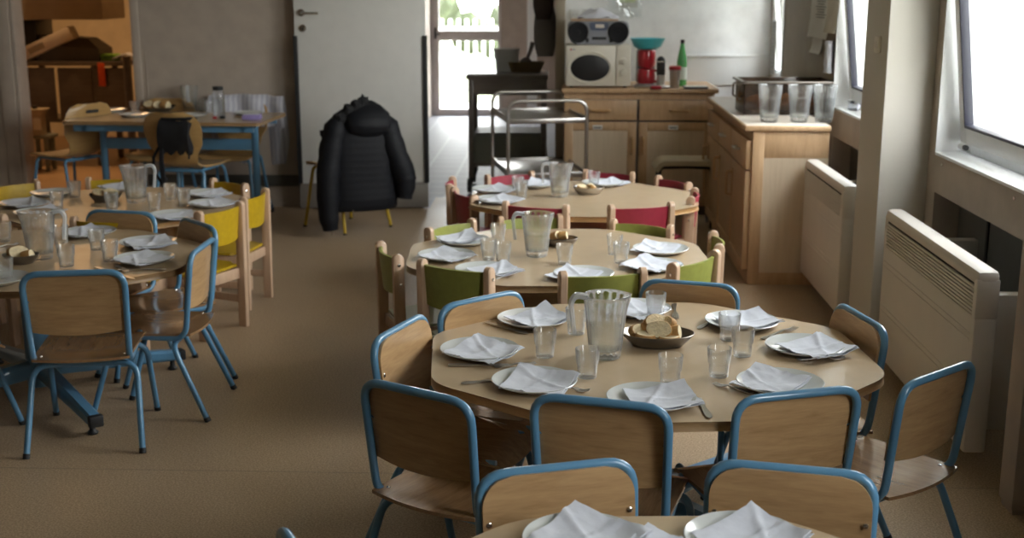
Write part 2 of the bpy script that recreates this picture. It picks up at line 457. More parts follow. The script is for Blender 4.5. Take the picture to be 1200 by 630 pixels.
# back wall, left part with the kitchen opening
b = MB()
b.bb((-3.15, YB, 0), (-1.90, YB + .16, TOPZ)); b.bb((-7.6, YB, 0), (-4.09, YB + .16, TOPZ)); b.bb((-4.09, YB, 2.1), (-3.15, YB + .16, TOPZ))
b.bb((-1.90, YB, 0), (-1.80, YB + .16, TOPZ)); b.bb((-1.85, YB + .12, 0), (-1.02, YB + .26, TOPZ))
b.bb((-1.02, YB + .1, 2.1), (.04, YR, TOPZ))
struct(b.build('wall_back', M_wall, smooth=False))
b = MB(); b.bb((-3.12, YB - .012, .16), (-1.93, YB, .245)); struct(b.build('baseboard_back', M_band))
b = MB(); b.bb((-3.12, YB - .004, 1.165), (-1.94, YB, 1.175)); b.bb((-3.09, YB - .004, .0), (-3.08, YB, 1.17)); struct(b.build('trim_6', M_wall))
b = MB(); b.bb((-4.20, YB - .02, 0), (-4.09, YB + .18, 2.16), .008); b.bb((-4.09, YB - .01, 0), (-4.06, YB + .17, 2.1), .006); b.bb((-3.18, YB - .01, 0), (-3.12, YB + .17, 2.1), .006)
struct(b.build('trim_7', M_wall))
# back wall, right part, white, with the wainscot panel line
b = MB(); b.bb((.04, YR, 0), (1.9, YR + .15, TOPZ)); struct(b.build('wall_back_white', M_wallw, smooth=False))
zl = at_y(850, 65, YR).z
b = MB(); b.bb((.95, YR - .012, .9), (1.62, YR, zl)); b.bb((.95, YR - .02, zl - .012), (1.62, YR, zl + .006), .003)
b.bb((1.30, YR - .0145, .9), (1.304, YR, zl))
struct(b.build('trim_8', M_white, smooth=False))
b = MB(); b.bb((-.02, YB + .1, 0), (.05, YR + .15, TOPZ), .008); struct(b.build('trim_9', M_wallbeige))
b = MB(); b.bb((-5.3, -1.6, 0), (-5.2, YB, TOPZ)); struct(b.build('wall_left', M_wall))
b = MB(); b.bb((-5.3, -1.75, 0), (1.9, -1.6, TOPZ)); struct(b.build('wall_front', M_wall))
b = MB(); b.bb((XW - .004, 7.33, .9), (XW, 9.04, 2.7)); struct(b.build('wall_shade', M_wallbeige))  # darker sheet over the wall, its shade put into the colour
# kitchen shell
b = MB(); b.bb((-7.6, 13.6, 0), (-1.75, 13.75, 2.5)); b.bb((-7.6, YB + .16, 0), (-7.5, 13.7, 2.5)); b.bb((-1.85, YB + .27, 0), (-1.72, 13.7, 2.5)); struct(b.build('wall_kitchen', M_warm, smooth=False))
# corridor shell
b = MB()
b.bb((-1.72, YB + .26, 0), (-1.64, 16.1, 2.5)); b.bb((-.74, 16.0, 0), (.2, 16.12, 2.5)); b.bb((.05, YR + .15, 0), (.15, 16.1, 2.5)); b.bb((-1.7, 16.0, 2.12), (-.7, 16.12, 2.5))
struct(b.build('wall_corridor', M_brown, smooth=False))
b = MB(); b.bb((-.40, 15.97, 0), (-.27, 16.0, 2.3), .01); struct(b.build('trim_11', M_white))

# glazed door at the end of the corridor
d = empty('door_2', (-1.64, 16.0, 0)); struct(d)
m = MB(); W = .90
m.bb((0, 0, 0), (.105, .07, 2.12), .006); m.bb((W - .035, 0, 0), (W, .07, 2.12), .006); m.bb((.1, 0, 0), (W - .03, .07, .085), .006); m.bb((.1, 0, .955), (W - .03, .07, 1.085), .006); m.bb((.1, 0, 2.02), (W - .03, .07, 2.12), .006)
m.build('door_frame', plain('door_frame_mauve', (.58, .53, .52), .5), d)
m = MB(); m.bb((.1, .03, .08), (W - .03, .04, 2.03)); m.build('pane', M_pane, d)
m = MB(); m.tube(fillet([(.06, -.0, 1.04), (.06, -.05, 1.04), (.12, -.05, 1.04)], .02), .01); m.bb((.045, -.008, .98), (.075, 0, 1.12), .003); m.build('door_handle', M_black, d)

# the room door, folded open against the wall
d = empty('door_1', (-1.93, 9.08, 0), R(5.0)); struct(d)
W = .955
m = MB(); m.bb((0, 0, .012), (W, .042, 2.05), .003); m.build('door_leaf', M_door, d)
m = MB(); m.bb((-.004, -.012, .185), (W + .004, .0, .20), .002); m.bb((-.004, -.008, .012), (W + .004, 0, .19), .002); m.build('kick_plate', M_kick, d)
for x0, x1, z1 in ((-.012, .02, 1.29), (W - .022, W + .012, 1.29)):
    m = MB(); m.bb((x0, -.018, .20), (x1, .05, z1), .003); m.build('edge_strip', M_black, d)
m = MB(); m.tube([(.055, 0, 1.455), (.055, -.014, 1.455)], .026, 16); m.tube(fillet([(.055, -.01, 1.455), (.055, -.05, 1.455), (.18, -.05, 1.452)], .02), .0095); m.build('door_handle', M_chrome, d)
m = MB(); m.tube([(.062, 0, 1.345), (.062, -.012, 1.345)], .026, 16); m.box((.062, -.013, 1.343), (.007, .004, .022), .001, 1); m.build('keyhole_rose', [M_chrome, M_black], d)

# windows
def window(name, y0, y1, tilt=True, sash=True):
    w = empty(name, (XO - .09, (y0 + y1) / 2, SILL)); struct(w)
    L = (y1 - y0); h = WT - SILL
    m = MB(); t = .045
    for a, c in (((-.03, -L / 2, 0), (.03, -L / 2 + t, h)), ((-.03, L / 2 - t, 0), (.03, L / 2, h)), ((-.029, -L / 2 + t, 0), (.029, L / 2 - t, t)), ((-.029, -L / 2 + t, h - t), (.029, L / 2 - t, h))): m.bb(a, c, .006)
    m.build('window_frame', M_white, w)
    m = MB(); m.bb((-.16, -L / 2, -.012), (-.02, L / 2, .002), .003); m.bb((-.16, L / 2 - .006, 0), (-.02, L / 2, h)); m.bb((-.16, -L / 2, 0), (-.02, -L / 2 + .006, h)); m.build('reveal', M_white, w)
    if not sash: return w
    s = bpy.data.objects.new('sash', None); COL.objects.link(s); s.parent = w
    s.location = (-.045, 0, .05); s.rotation_euler = (0, R(-7) if tilt else 0, 0)
    hh = h - .09; LL = L - .075; t = .075
    me = MB()
    for a, c in (((-.025, -LL / 2, 0), (.025, -LL / 2 + t, hh)), ((-.025, LL / 2 - t, 0), (.025, LL / 2, hh)), ((-.0245, -LL / 2 + t, 0), (.0245, LL / 2 - t, t)), ((-.0245, -LL / 2 + t, hh - t), (.0245, LL / 2 - t, hh))): me.bb(a, c, .008)
    me.build('sash_frame', M_white, s)
    me = MB()
    for a, c in (((-.028, -LL / 2 + t - .004, t - .006), (.01, LL / 2 - t + .004, t + .006)), ((-.028, -LL / 2 + t - .006, t), (.01, -LL / 2 + t + .006, hh - t)), ((-.028, LL / 2 - t - .006, t), (.01, LL / 2 - t + .006, hh - t))): me.bb(a, c, .002)
    me.build('gasket', plain('gasket_blue_black', (.02, .02, .035), .5) if 'gasket_blue_black' not in MATS else MATS['gasket_blue_black'], s)
    me = MB(); me.bb((-.004, -LL / 2 + t, t), (.004, LL / 2 - t, hh - t)); me.build('pane', M_pane, s)
    me = MB(); me.bb((-.035, -.012 - LL / 2 + .04, .32), (-.025, .012 - LL / 2 + .04, .46), .003); me.tube(fillet([(-.03, -LL / 2 + .04, .39), (-.075, -LL / 2 + .04, .39), (-.075, -LL / 2 + .04 + .12, .375)], .02), .009); me.build('window_handle', M_steel, s)
    me = MB(); me.tube([(-.03, LL / 2 - .075, -.012), (-.03, LL / 2 - .02, -.012)], .012, 10); me.tube([(-.03, LL / 2 - .095, -.012), (-.03, LL / 2 - .075, -.012)], .0115, 10, mi=1); me.build('hinge', [M_white, M_black], s)
    return w
window('window_1', *WINS[0]); window('window_2', *WINS[1]); window('window_unseen', *WINS[3], tilt=False)  # the last, unseen window is placed and sized to light the near chairs
# narrow window in the far corner
w = struct(empty('window_3', (XW, 9.32, .98)))
m = MB(); m.bb((.0, -.26, 0), (.06, -.19, 1.57), .004); m.bb((.0, .20, 0), (.06, .26, 1.57), .004); m.bb((0, -.26, 0), (.06, .26, .06), .004); m.bb((-.01, -.285, -.02), (.0, -.255, 1.59)); m.build('window_frame', M_white, w)
m = MB(); m.box((.05, 0, .78), (.006, .4, 1.5)); m.build('pane', M_pane, w)
m = MB(); m.box((.0, .13, .55), (.035, .05, 1.1), .006, rot=Matrix.Rotation(R(-6), 3, 'Y')); m.box((.0, -.10, .60), (.035, .04, 1.0), .006, rot=Matrix.Rotation(R(-6), 3, 'Y')); m.build('sash_frame', M_white, w)

# outdoors
b = MB(); b.bb((1.9, -8, -.35), (40, 40, -.3)); b.bb((-20, 16.2, -.12), (1.9, 18.4, -.06), mi=1); b.bb((-20, 18.4, -.12), (1.9, 40, -.06))
struct(b.build('ground', [M_lawn, M_path], smooth=False))
def tagged_empty(name, label, cat, loc=(0, 0, 0), rz=0., group=None): return tag(empty(name, loc, rz), label, cat, group)
fn = tagged_empty('garden_fence', 'pale picket fence out on the lawn beyond the glazed corridor door', 'fence', (-1.9, 24, -.06))
m = MB(); m.bb((-2.2, 0, .25), (2.2, .03, .33)); m.bb((-2.2, 0, .85), (2.2, .03, .93)); m.build('rail', M_fence, fn)
m0 = None
for k in range(27):
    if m0 is None:
        q = MB(); q.bb((-.03, -.02, 0), (.03, 0, 1.08), .004)
        m0 = q.build('picket', M_fence, fn)
    else: m0 = copy_tree(m0, fn)
    m0.location = (-2.1 + k * .16, 0, 0)
def hedge(name, label, loc, d, seed):
    q = MB(); random.seed(seed)
    for k in range(26):
        q.ball((random.uniform(-.5, .5) * d[0], random.uniform(-.5, .5) * d[1], random.uniform(.1, .9) * d[2]), [random.uniform(.25, .45)] * 3, sub=2, jit=.5, seed=k)
    return thing1(q, name, M_leaf, label, 'bush', None, loc)
hedge('garden_bush', 'rounded green bushes behind the pale picket fence', (-1.4, 26.5, -.1), (5, .8, 1.6), 3)
hedge('garden_shrub', 'green shrub outside the near tilted window', (6.5, 11.5, -.3), (2.4, 1.4, 1.9), 5)
b = MB(); b.bb((10, 4, -.3), (10.3, 30, 4.5)); b.bb((9.95, 9, .6), (10, 10, 2.2), mi=1); b.bb((9.95, 13, .6), (10, 14, 2.2), mi=1); b.bb((9.9, 4, -.3), (10, 30, .0), mi=0)
tag(b.build('outbuilding', [M_plaster, M_brown], smooth=False), 'pale rendered building outside the windows', 'building')

# ================================================================== LIGHT
w = bpy.data.worlds.new('World'); SC.world = w; w.use_nodes = True
nt = w.node_tree; bg = nt.nodes['Background']
tc = nt.nodes.new('ShaderNodeTexCoord'); sx = nt.nodes.new('ShaderNodeSeparateXYZ'); nt.links.new(tc.outputs['Generated'], sx.inputs[0])
mr = nt.nodes.new('ShaderNodeMapRange'); mr.inputs['From Min'].default_value = -.1; mr.inputs['From Max'].default_value = .8
nt.links.new(sx.outputs['Z'], mr.inputs['Value'])
nt.links.new(_ramp(nt, mr.outputs['Result'], [(0., (.80, .80, .76)), (.3, (.95, .95, .93)), (1., (.90, .94, .97))]), bg.inputs['Color'])
bg.inputs['Strength'].default_value = 18.0
def area(name, loc, rot, sx, sy, power=None, col=(1, 1, 1), portal=False):
    l = bpy.data.lights.new(name, 'AREA'); l.shape = 'RECTANGLE'; l.size = sx; l.size_y = sy; l.color = col
    if portal: l.cycles.is_portal = True
    else: l.energy = power
    o = bpy.data.objects.new(name, l); COL.objects.link(o); o.location = loc; o.rotation_euler = rot
    return o
for k, (y0, y1) in enumerate(WINS):
    area('daylight_portal', (XO + .06, (y0 + y1) / 2, (SILL + WT) / 2), (0, R(90), 0), WT - SILL + .05, y1 - y0 + .1, portal=True)
area('daylight_portal', (-1.2, 16.2, 1.05), (R(-90), 0, 0), 1.0, 2.2, portal=True)
l = bpy.data.lights.new('kitchen_lamp', 'AREA'); l.shape = 'RECTANGLE'; l.size = 1.4; l.size_y = .3; l.energy = 38; l.color = (1., .58, .26)
o = bpy.data.objects.new('kitchen_lamp', l); COL.objects.link(o); o.location = (-4.6, 11.4, 2.45)

# ================================================================== CAMERA
cd = bpy.data.cameras.new('Camera'); cd.lens = F / 1200 * 36; cd.sensor_width = 36; cd.clip_start = .05; cd.clip_end = 200
co = bpy.data.objects.new('Camera', cd); COL.objects.link(co); co.location = EYE
co.rotation_euler = (PI / 2 - PITCH, 0, YAW)
cd.dof.use_dof = True; cd.dof.focus_distance = 3.35; cd.dof.aperture_fstop = 4.0
SC.camera = co
SC.view_settings.view_transform = 'Standard'; SC.view_settings.look = 'None'; SC.view_settings.gamma = 1; SC.view_settings.exposure = 0.0
SC.view_settings.use_curve_mapping = False
try: SC.cycles.use_denoising = True; SC.cycles.transparent_max_bounces = 24
except Exception: pass
# ================================================================== TABLES
def octo(ax, ay, rad, rot):
    t = math.tan(R(22.5)); pts = [(ax, -ay * t), (ax, ay * t), (ax * t, ay), (-ax * t, ay), (-ax, ay * t), (-ax, -ay * t), (-ax * t, -ay), (ax * t, -ay)]
    c, s = math.cos(R(rot)), math.sin(R(rot))
    return rpoly([(x * c - y * s, x * s + y * c) for x, y in pts], rad, 6)
ZB = .585                                   # blue tables' top
ZG = .555                                   # small wooden tables' top
TH = .026
def tabletop(out, z, bull=False):
    m = MB()
    if bull: m.plate(out, [(-.012, z - TH), (-.003, z - TH + .003), (0, z - TH / 2), (-.003, z - .004), (-.010, z)], 0, 1)
    else: m.plate(out, [(-.003, z - TH), (0, z - TH + .003), (0, z - .002), (-.002, z)], 0, 1)
    return m
def blue_table(c, ax, ay, rot, label, spin=0.):
    t = tagged_empty('octagonal_table', label, 'table', (c[0], c[1], 0), 0, 'octagonal canteen tables on blue columns')
    tabletop(octo(ax, ay, .075, rot), ZB).build('tabletop', [M_top, M_edge], t, ang=50)
    m = MB(); m.tube([(0, 0, .05), (0, 0, ZB - TH - .012)], .052, 20); m.build('column', M_blue, t)
    m = MB(); m.box((0, 0, ZB - TH - .008), (.34, .34, .014), .004)
    for k in range(4):
        a = R(45 + 90 * k + spin); m.box((.26 * math.cos(a), .26 * math.sin(a), ZB - TH - .018), (.42, .035, .03), .005, rot=Matrix.Rotation(a, 3, 'Z'))
    m.build('top_bracket', M_blue, t)
    for k in range(4):
        a = R(45 + 90 * k + spin); d = Vector((math.cos(a), math.sin(a), 0)); n = Vector((-d.y, d.x, 0))
        m = MB(); rings = []
        for r_, zc, hw, hh in ((.03, .125, .030, .040), (.25, .10, .029, .034), (.60, .062, .026, .022)):
            p = d * r_ + Vector((0, 0, zc)); q = []
            for (u, v) in ((-1, -.6), (-.6, -1), (.6, -1), (1, -.6), (1, .6), (.6, 1), (-.6, 1), (-1, .6)): q.append(p + n * hw * u + Vector((0, 0, hh * v)))
            rings.append(q)
        m.loft(rings); leg = m.build('foot_arm', M_blue, t)
        m = MB(); p = d * .61 + Vector((0, 0, .061)); m.box(p, (.03, .054, .046), .006, rot=Matrix.Rotation(a, 3, 'Z'))
        g = d * .57; m.lathe([(0, 0), (.02, 0), (.022, .006), (.012, .016), (.008, .05)], 12, (g.x, g.y, 0)); m.build('end_cap', M_black, leg)
    return t
def wood_table(c, ax, ay, rot, label, z=ZG, bull=False):
    t = tagged_empty('octagonal_table', label, 'table', (c[0], c[1], 0), 0, 'octagonal wooden nursery tables')
    tabletop(octo(ax, ay, .075, rot), z, bull).build('tabletop', [M_top, M_edgeo if bull else M_edge], t, ang=50)
    q = octo(ax * .80, ay * .80, .03, rot); n = len(q); m = MB()
    r0 = [(x, y, z - TH - .085) for x, y in q]; r1 = [(x, y, z - TH) for x, y in q]; i0 = [(x * .96, y * .96, z - TH - .085) for x, y in q]; i1 = [(x * .96, y * .96, z - TH) for x, y in q]
    m.add([*r0, *r1, *i0, *i1], [f for k in range(n) for f in ((k, (k + 1) % n, n + (k + 1) % n, n + k), (2 * n + k, 3 * n + k, 3 * n + (k + 1) % n, 2 * n + (k + 1) % n), (k, 2 * n + k, 2 * n + (k + 1) % n, (k + 1) % n))])
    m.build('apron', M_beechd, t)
    for k in range(4):
        a = R(45 + 90 * k + rot); x, y = ax * .80 * math.cos(a), ay * .80 * math.sin(a)
        m = MB(); m.tube([(x, y, 0), (x, y, .03), (x, y, z - TH)], [.024, .028, .030], 14); m.build('leg', M_beech, t)
    return t
C_NEAR = (.275, 3.515); C_LEFT = (-2.12, 4.755); C_FIRST = (.22, 1.775)
C_GRN = (.0, 5.02); C_RED = (.135, 6.44); C_YEL = (-2.22, 6.12)
blue_table(C_NEAR, .64, .59, 5, 'large octagonal table with the oval bread dish, ringed by blue chairs, right of centre', 10)
blue_table(C_LEFT, .655, .575, 4, 'octagonal blue-column table at the left edge with blue chairs round it', -4)
blue_table(C_FIRST, .62, .585, 3, 'closest table, its edge just showing at the bottom of the picture', 12)
wood_table(C_GRN, .615, .55, 3, 'wooden octagonal table ringed by green-backed small chairs')
wood_table(C_RED, .585, .55, 0, 'wooden octagonal table ringed by red-backed small chairs, with orange rounded edge', bull=True)
wood_table(C_YEL, .60, .56, 0, 'wooden octagonal table ringed by yellow-backed small chairs', bull=True)

# ================================================================== BLUE TUBE CHAIRS (local +Y is the way the sitter faces)
BH = .665
def blue_chair_parts(root):
    r = .0115; hw = .172
    m = MB()
    ytop = -.205; zs = .335
    P = [(-.150, .17, zs - .004), (-.160, -.13, zs - .012), (-.168, -.175, zs + .03), (-hw, ytop, BH - r), (hw, ytop, BH - r), (.168, -.175, zs + .03), (.160, -.13, zs - .012), (.150, .17, zs - .004)]
    P = [P[0], (-.163, -.165, zs - .014), P[3], P[4], (.163, -.165, zs - .014), P[7]]
    m.tube(fillet(P, [.055, .062, .062, .055], 6), r, 10)
    m.build('back_frame', M_blue, root)
    for sx in (-1, 1):
        for (yt, yf, xf) in ((-.115, -.245, .198), (.12, .215, .190)):
            m = MB()
            m.tube(fillet([(0, yt, zs - .034), (sx * .178, yt, zs - .034), (sx * xf, yf, .0)], .06, 6), .0112, 10)
            l = m.build('leg', M_blue, root)
            d = Vector((sx * xf, yf, 0)) - Vector((sx * .178, yt, zs - .034)); d = d.normalized(); e = Vector((sx * xf, yf, 0))
            m = MB(); m.tube([e - d * .018, e + d * .0], .0128, 10); m.build('foot_cap', M_black, l)
    # seat: dished plywood, rolled over at the front, rounded at the back
    def seat(u, v):
        s = u * 2 - 1
        yb = -.185 - .022 * (1 - s * s); yf = .185 + .012 * (1 - s * s)
        y = yb + (yf - yb) * v; w = .166 + .010 * v - (.012 if v > .93 else 0)
        z = zs + .004 - .012 * math.exp(-((y + .05) / .12) ** 2) * (1 - s * s) - max(0, (y - .13)) ** 1.5 * 2.2
        return (s * w, y, z)
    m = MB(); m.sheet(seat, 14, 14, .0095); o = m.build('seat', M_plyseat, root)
    m = MB()
    for sx in (-1, 1): m.lathe([(.0, .0042), (.0045, .0035), (.006, 0), (.006, -.004)], 10, (sx * .142, -.145, zs + .006))
    m.build('screw', M_chrome, o)
    # backrest panel in front of the tube loop
    def back(u, v):
        s = u * 2 - 1
        z0 = BH - .225 - .014 * (1 - s * s) ; z1 = BH - .0125
        w = .1685
        cr = .066; zz = z1 - (z1 - z0) * v
        if zz > z1 - cr: w -= cr - math.sqrt(max(0, cr * cr - (zz - (z1 - cr)) ** 2))
        z = zz; y = -.165 - .040 * (z - zs + .014) / (BH - r - zs + .014) + .0135 - .020 * (1 - s * s) * v
        return (s * w, y + .0, z)
    m = MB(); m.sheet(back, 14, 28, .0085); o = m.build('backrest', M_ply, root, ang=60)
    for sx in (-1, 1):
        m = MB(); p = back(.5 + sx * .462, .46)
        m.tube([(p[0], p[1] - .004, p[2]), (p[0], p[1] + .0062, p[2]), (p[0], p[1] + .0085, p[2])], [.0066, .0066, .0035], 10); m.build('screw', M_chrome, o)
PROTO = {}
def chair(kind, name, parts, pL, pR, ztop, ylocal, centre, label, group, rz=None, mid=None, cat='chair', s=1., push=(0, 0)):
    """stand a chair so that its backrest top spans the two seen corners"""
    ztop *= s; ylocal *= s
    if mid is None:
        a = at_z(*pL, ztop); b_ = at_z(*pR, ztop); mid = (a + b_) / 2; d = b_ - a
        n = Vector((-d.y, d.x)); n.normalize()
        c = Vector((centre[0] - mid.x, centre[1] - mid.y))
        if n.dot(c) < 0: n = -n
        if rz is None: rz = math.atan2(n.y, n.x) - PI / 2
    else: rz = R(rz)
    off = Vector((-math.sin(rz), math.cos(rz))) * ylocal
    loc = (mid[0] - off.x + push[0], mid[1] - off.y + push[1], 0)
    if kind not in PROTO:
        root = empty(name); parts(root); PROTO[kind] = root
    else: root = copy_tree(PROTO[kind])
    root.location = loc; root.rotation_euler = (0, 0, rz); root.scale = (s, s, s)
    tag(root, label, cat, group)
    return root
GB = 'blue tube chairs with plywood seats'
def bc(pL, pR, centre, label, rz=None, mid=None, s=1., push=(0, 0)): return chair('blue', 'tube_chair', blue_chair_parts, pL, pR, BH, -.205, centre, label, GB, rz, mid, s=s, push=push)
NT = 'the oval bread-dish table'
bc((429, 441), (546, 467), C_NEAR, 'blue chair whole to its seat at the front left corner of ' + NT)
bc((624, 458), (785, 474), C_NEAR, 'blue chair seen square from behind at the front of ' + NT)
bc((862, 464), (1010, 449), C_NEAR, 'blue chair seen from behind at the front right side of ' + NT)
bc((1052, 443), (1150, 423), C_NEAR, 'blue chair with shiny worn seat in front of the near radiator', rz=R(42))
bc((970, 357), (1016, 377), C_NEAR, 'blue chair by the pillar at the back right corner of ' + NT, rz=R(102), push=(.045, 0))
bc((754, 325), (864, 333), C_NEAR, 'blue chair between the table of green chairs and the oval bread dish', s=.975)
bc((524, 355), (601, 339), C_NEAR, 'blue chair showing its plywood front behind the back left plate of ' + NT)
bc((446, 388), (489, 371), C_NEAR, 'blue chair with shining plywood front at the left end of ' + NT, rz=R(-110))
bc((559, 552), (743, 533), C_FIRST, 'blue chair facing the camera at the bottom, left one of the two')
bc((828, 535), (1031, 553), C_FIRST, 'blue chair facing the camera at the bottom, right one of the two')
bc(None, None, None, 'blue chair of which only the top rail shows at the bottom edge, left of centre', rz=-62, mid=(at_z(388, 622, BH).x - .03, at_z(388, 622, BH).y - .10, 0))
bc(None, None, None, 'blue chair of which only a top rail shows in the bottom right corner', rz=58, mid=(at_z(1162, 634, BH).x + .06, at_z(1162, 634, BH).y - .12, 0))
LT = 'the left edge table'
bc((20, 318), (148, 314), C_LEFT, 'blue chair square from behind with long legs, nearest at ' + LT, s=1.02)
bc((228, 291), (247, 279), C_LEFT, 'blue chair in side view with lit plywood edge, right of ' + LT, rz=R(90))
bc((212, 252), (254, 266), C_LEFT, 'blue chair with dark back between ' + LT + ' and the yellow chairs')
bc((103, 244), (181, 248), C_LEFT, 'blue chair with dark back behind ' + LT + ', next to the water jug')
bc(None, None, None, 'blue chair cut off by the left picture edge, only its rear legs showing', rz=-38, mid=(-2.46, 4.20, 0))
bc(None, None, None, 'blue chair mostly hidden at the far left of ' + LT, rz=-80, mid=(-2.86, 4.62, 0))

# ================================================================== SMALL WOODEN CHAIRS
WH = .600
def wood_chair_parts(panel, seatm):
    def parts(root):
        hw = .142; pw = .026; pd = .046
        for sx in (-1, 1):
            m = MB(); prof = []
            n = 10
            for side in (0,):
                pts = [(-.5, 0), (.5, 0)]
            out = [(-pd / 2, 0), (pd / 2, 0)] + [(pd / 2 * math.cos(PI * k / n), WH - pd / 2 + pd / 2 * math.sin(PI * k / n)) for k in range(n + 1)]
            def lean(y, z): return y - .165 + .020 * (z / WH) - .030 * max(0, (z - .30) / .30) * 1.0
            def ring(x, ins):
                c = (0, .3); return [(x, lean(y * (1 - ins / pd * 2), z), z - (ins if z > .3 else -0)) for y, z in out]
            x0 = sx * hw
            m.loft([ring(x0 - pw / 2, .003), ring(x0 - pw / 2 + .003, 0), ring(x0 + pw / 2 - .003, 0), ring(x0 + pw / 2, .003)])
            post = m.build('rear_post', M_beech, root)
            for z in (WH - .045, WH - .125):
                m = MB(); x1 = x0 + sx * pw / 2; y = lean(0, z)
                m.tube([(x1 - sx * .001, y, z), (x1 + sx * .003, y, z), (x1 + sx * .0045, y, z)], [.0065, .0065, .003], 10); m.build('screw', M_chrome, post)
            m = MB(); m.bb((x0 - pw / 2, .115, 0), (x0 + pw / 2, .155, .292), .005); m.build('front_leg', M_beech, root)
            m = MB(); m.bb((x0 - pw / 2 + .003, -.15, .235), (x0 + pw / 2 - .003, .12, .285), .003); m.build('side_rail', M_beech, root)
            m = MB(); m.bb((x0 - .009, -.15, .115), (x0 + .009, .12, .150), .003); m.build('stretcher', M_beech, root)
        for ya, yb in ((.122, .142), (-.165, -.148)): MB().bb((-hw, ya, .235), (hw, yb, .285), .003).build('cross_rail', M_beech, root)
        def seat(u, v):
            s = u * 2 - 1; y = -.150 + .325 * v
            return (s * (.158 if v > .12 else .127), y, .293 + .004 * (s * s) - max(0, y - .13) * .25)
        m = MB(); m.sheet(seat, 10, 12, .011); m.build('seat', seatm, root)
        def back(u, v):
            s = u * 2 - 1; z = WH - .022 - .150 * v - .010 * (1 - s * s) * (v - .2)
            return (s * (hw - pw / 2 + .001), -.146 - .030 * (z - .3) / .3 - .030 * (1 - s * s), z)
        m = MB(); m.sheet(back, 14, 8, .010); m.build('back_panel', panel, root)
    return parts
M_seatg = plain('pale_green_seat', (.38, .38, .24), .4)
WC = {'green': wood_chair_parts(M_green, M_seatg), 'red': wood_chair_parts(M_red, M_red), 'yellow': wood_chair_parts(M_yel, M_yel)}
def wc(col, pL, pR, centre, label, rz=None, s=1., push=(0, 0)):
    return chair('wood_' + col, 'nursery_chair', WC[col], pL, pR, WH, -.175, centre, label, 'small wooden chairs with ' + col + ' backs', rz, s=s, push=push)
g = lambda *a, **k: wc('green', *a, **k)
g((447, 283), (464, 296), C_GRN, 'green-backed wooden chair standing alone left of its table, back turned aside', rz=R(-68))
g((499, 303), (568, 312), C_GRN, 'green-backed wooden chair from behind at the front left of its table', s=1.055)
g((501, 266), (554, 255), C_GRN, 'lit green-backed wooden chair behind the far left plate of the green table')
g((587, 253), (655, 250), C_GRN, 'green-backed wooden chair right behind the water jug of the green table')
g((719, 256), (786, 263), C_GRN, 'green-backed wooden chair directly in front of a crimson one')
g((836, 271), (844, 284), C_GRN, 'green-backed wooden chair turned edge on nearest the beech sideboard', rz=R(88))
g((793, 306), (835, 293), C_GRN, 'bright green-backed wooden chair at the front right of the green table', s=1.06)
g((663, 317), (750, 313), C_GRN, 'green-backed wooden chair from behind, above the jug of the nearest full table', s=1.065)
g = lambda *a, **k: wc('red', *a, **k)
g((526, 214), (531, 207), C_RED, 'red wooden chair mostly hidden behind another at the far left of the red table', rz=R(-88))
g((527, 216), (561, 230), C_RED, 'dark red wooden chair with screws showing, left front of the red table')
g((571, 204), (623, 200), C_RED, 'bright red wooden chair in front of the steel trolley')
g((687, 198), (741, 201), C_RED, 'red wooden chair behind the far right plate of the red table')
g((772, 205), (807, 213), C_RED, 'dark red wooden chair at the back right of the red table below the beige stool')
g((806, 229), (818, 220), C_RED, 'red wooden chair turned edge on at the right end of the red table', rz=R(80))
g((721, 239), (782, 236), C_RED, 'bright red wooden chair from behind at the right front of the red table', s=1.07)
g((595, 235), (661, 239), C_RED, 'dark red wooden chair from behind at the front of the red table behind a jug', s=1.07)
g = lambda *a, **k: wc('yellow', *a, **k)
g((-18, 218), (46, 209), C_YEL, 'yellow-backed wooden chair cut by the left picture edge')
g((101, 207), (165, 207), C_YEL, 'yellow-backed wooden chair behind the jug of the yellow table')
g((250, 208), (287, 214), C_YEL, 'shaded ochre-backed wooden chair at the back right of the yellow table')
g((287, 230), (309, 220), C_YEL, 'yellow-backed wooden chair furthest right at the yellow table', rz=R(80))
g((236, 246), (278, 236), C_YEL, 'yellow-backed wooden chair at the right front of the yellow table', s=1.05)
g((90, 253), (155, 255), C_YEL, 'yellow-backed wooden chair hidden behind a dark blue-rimmed chair back', s=1.05)
g((-62, 247), (1, 250), C_YEL, 'yellow-backed wooden chair whose one post shows at the left edge', s=1.05)

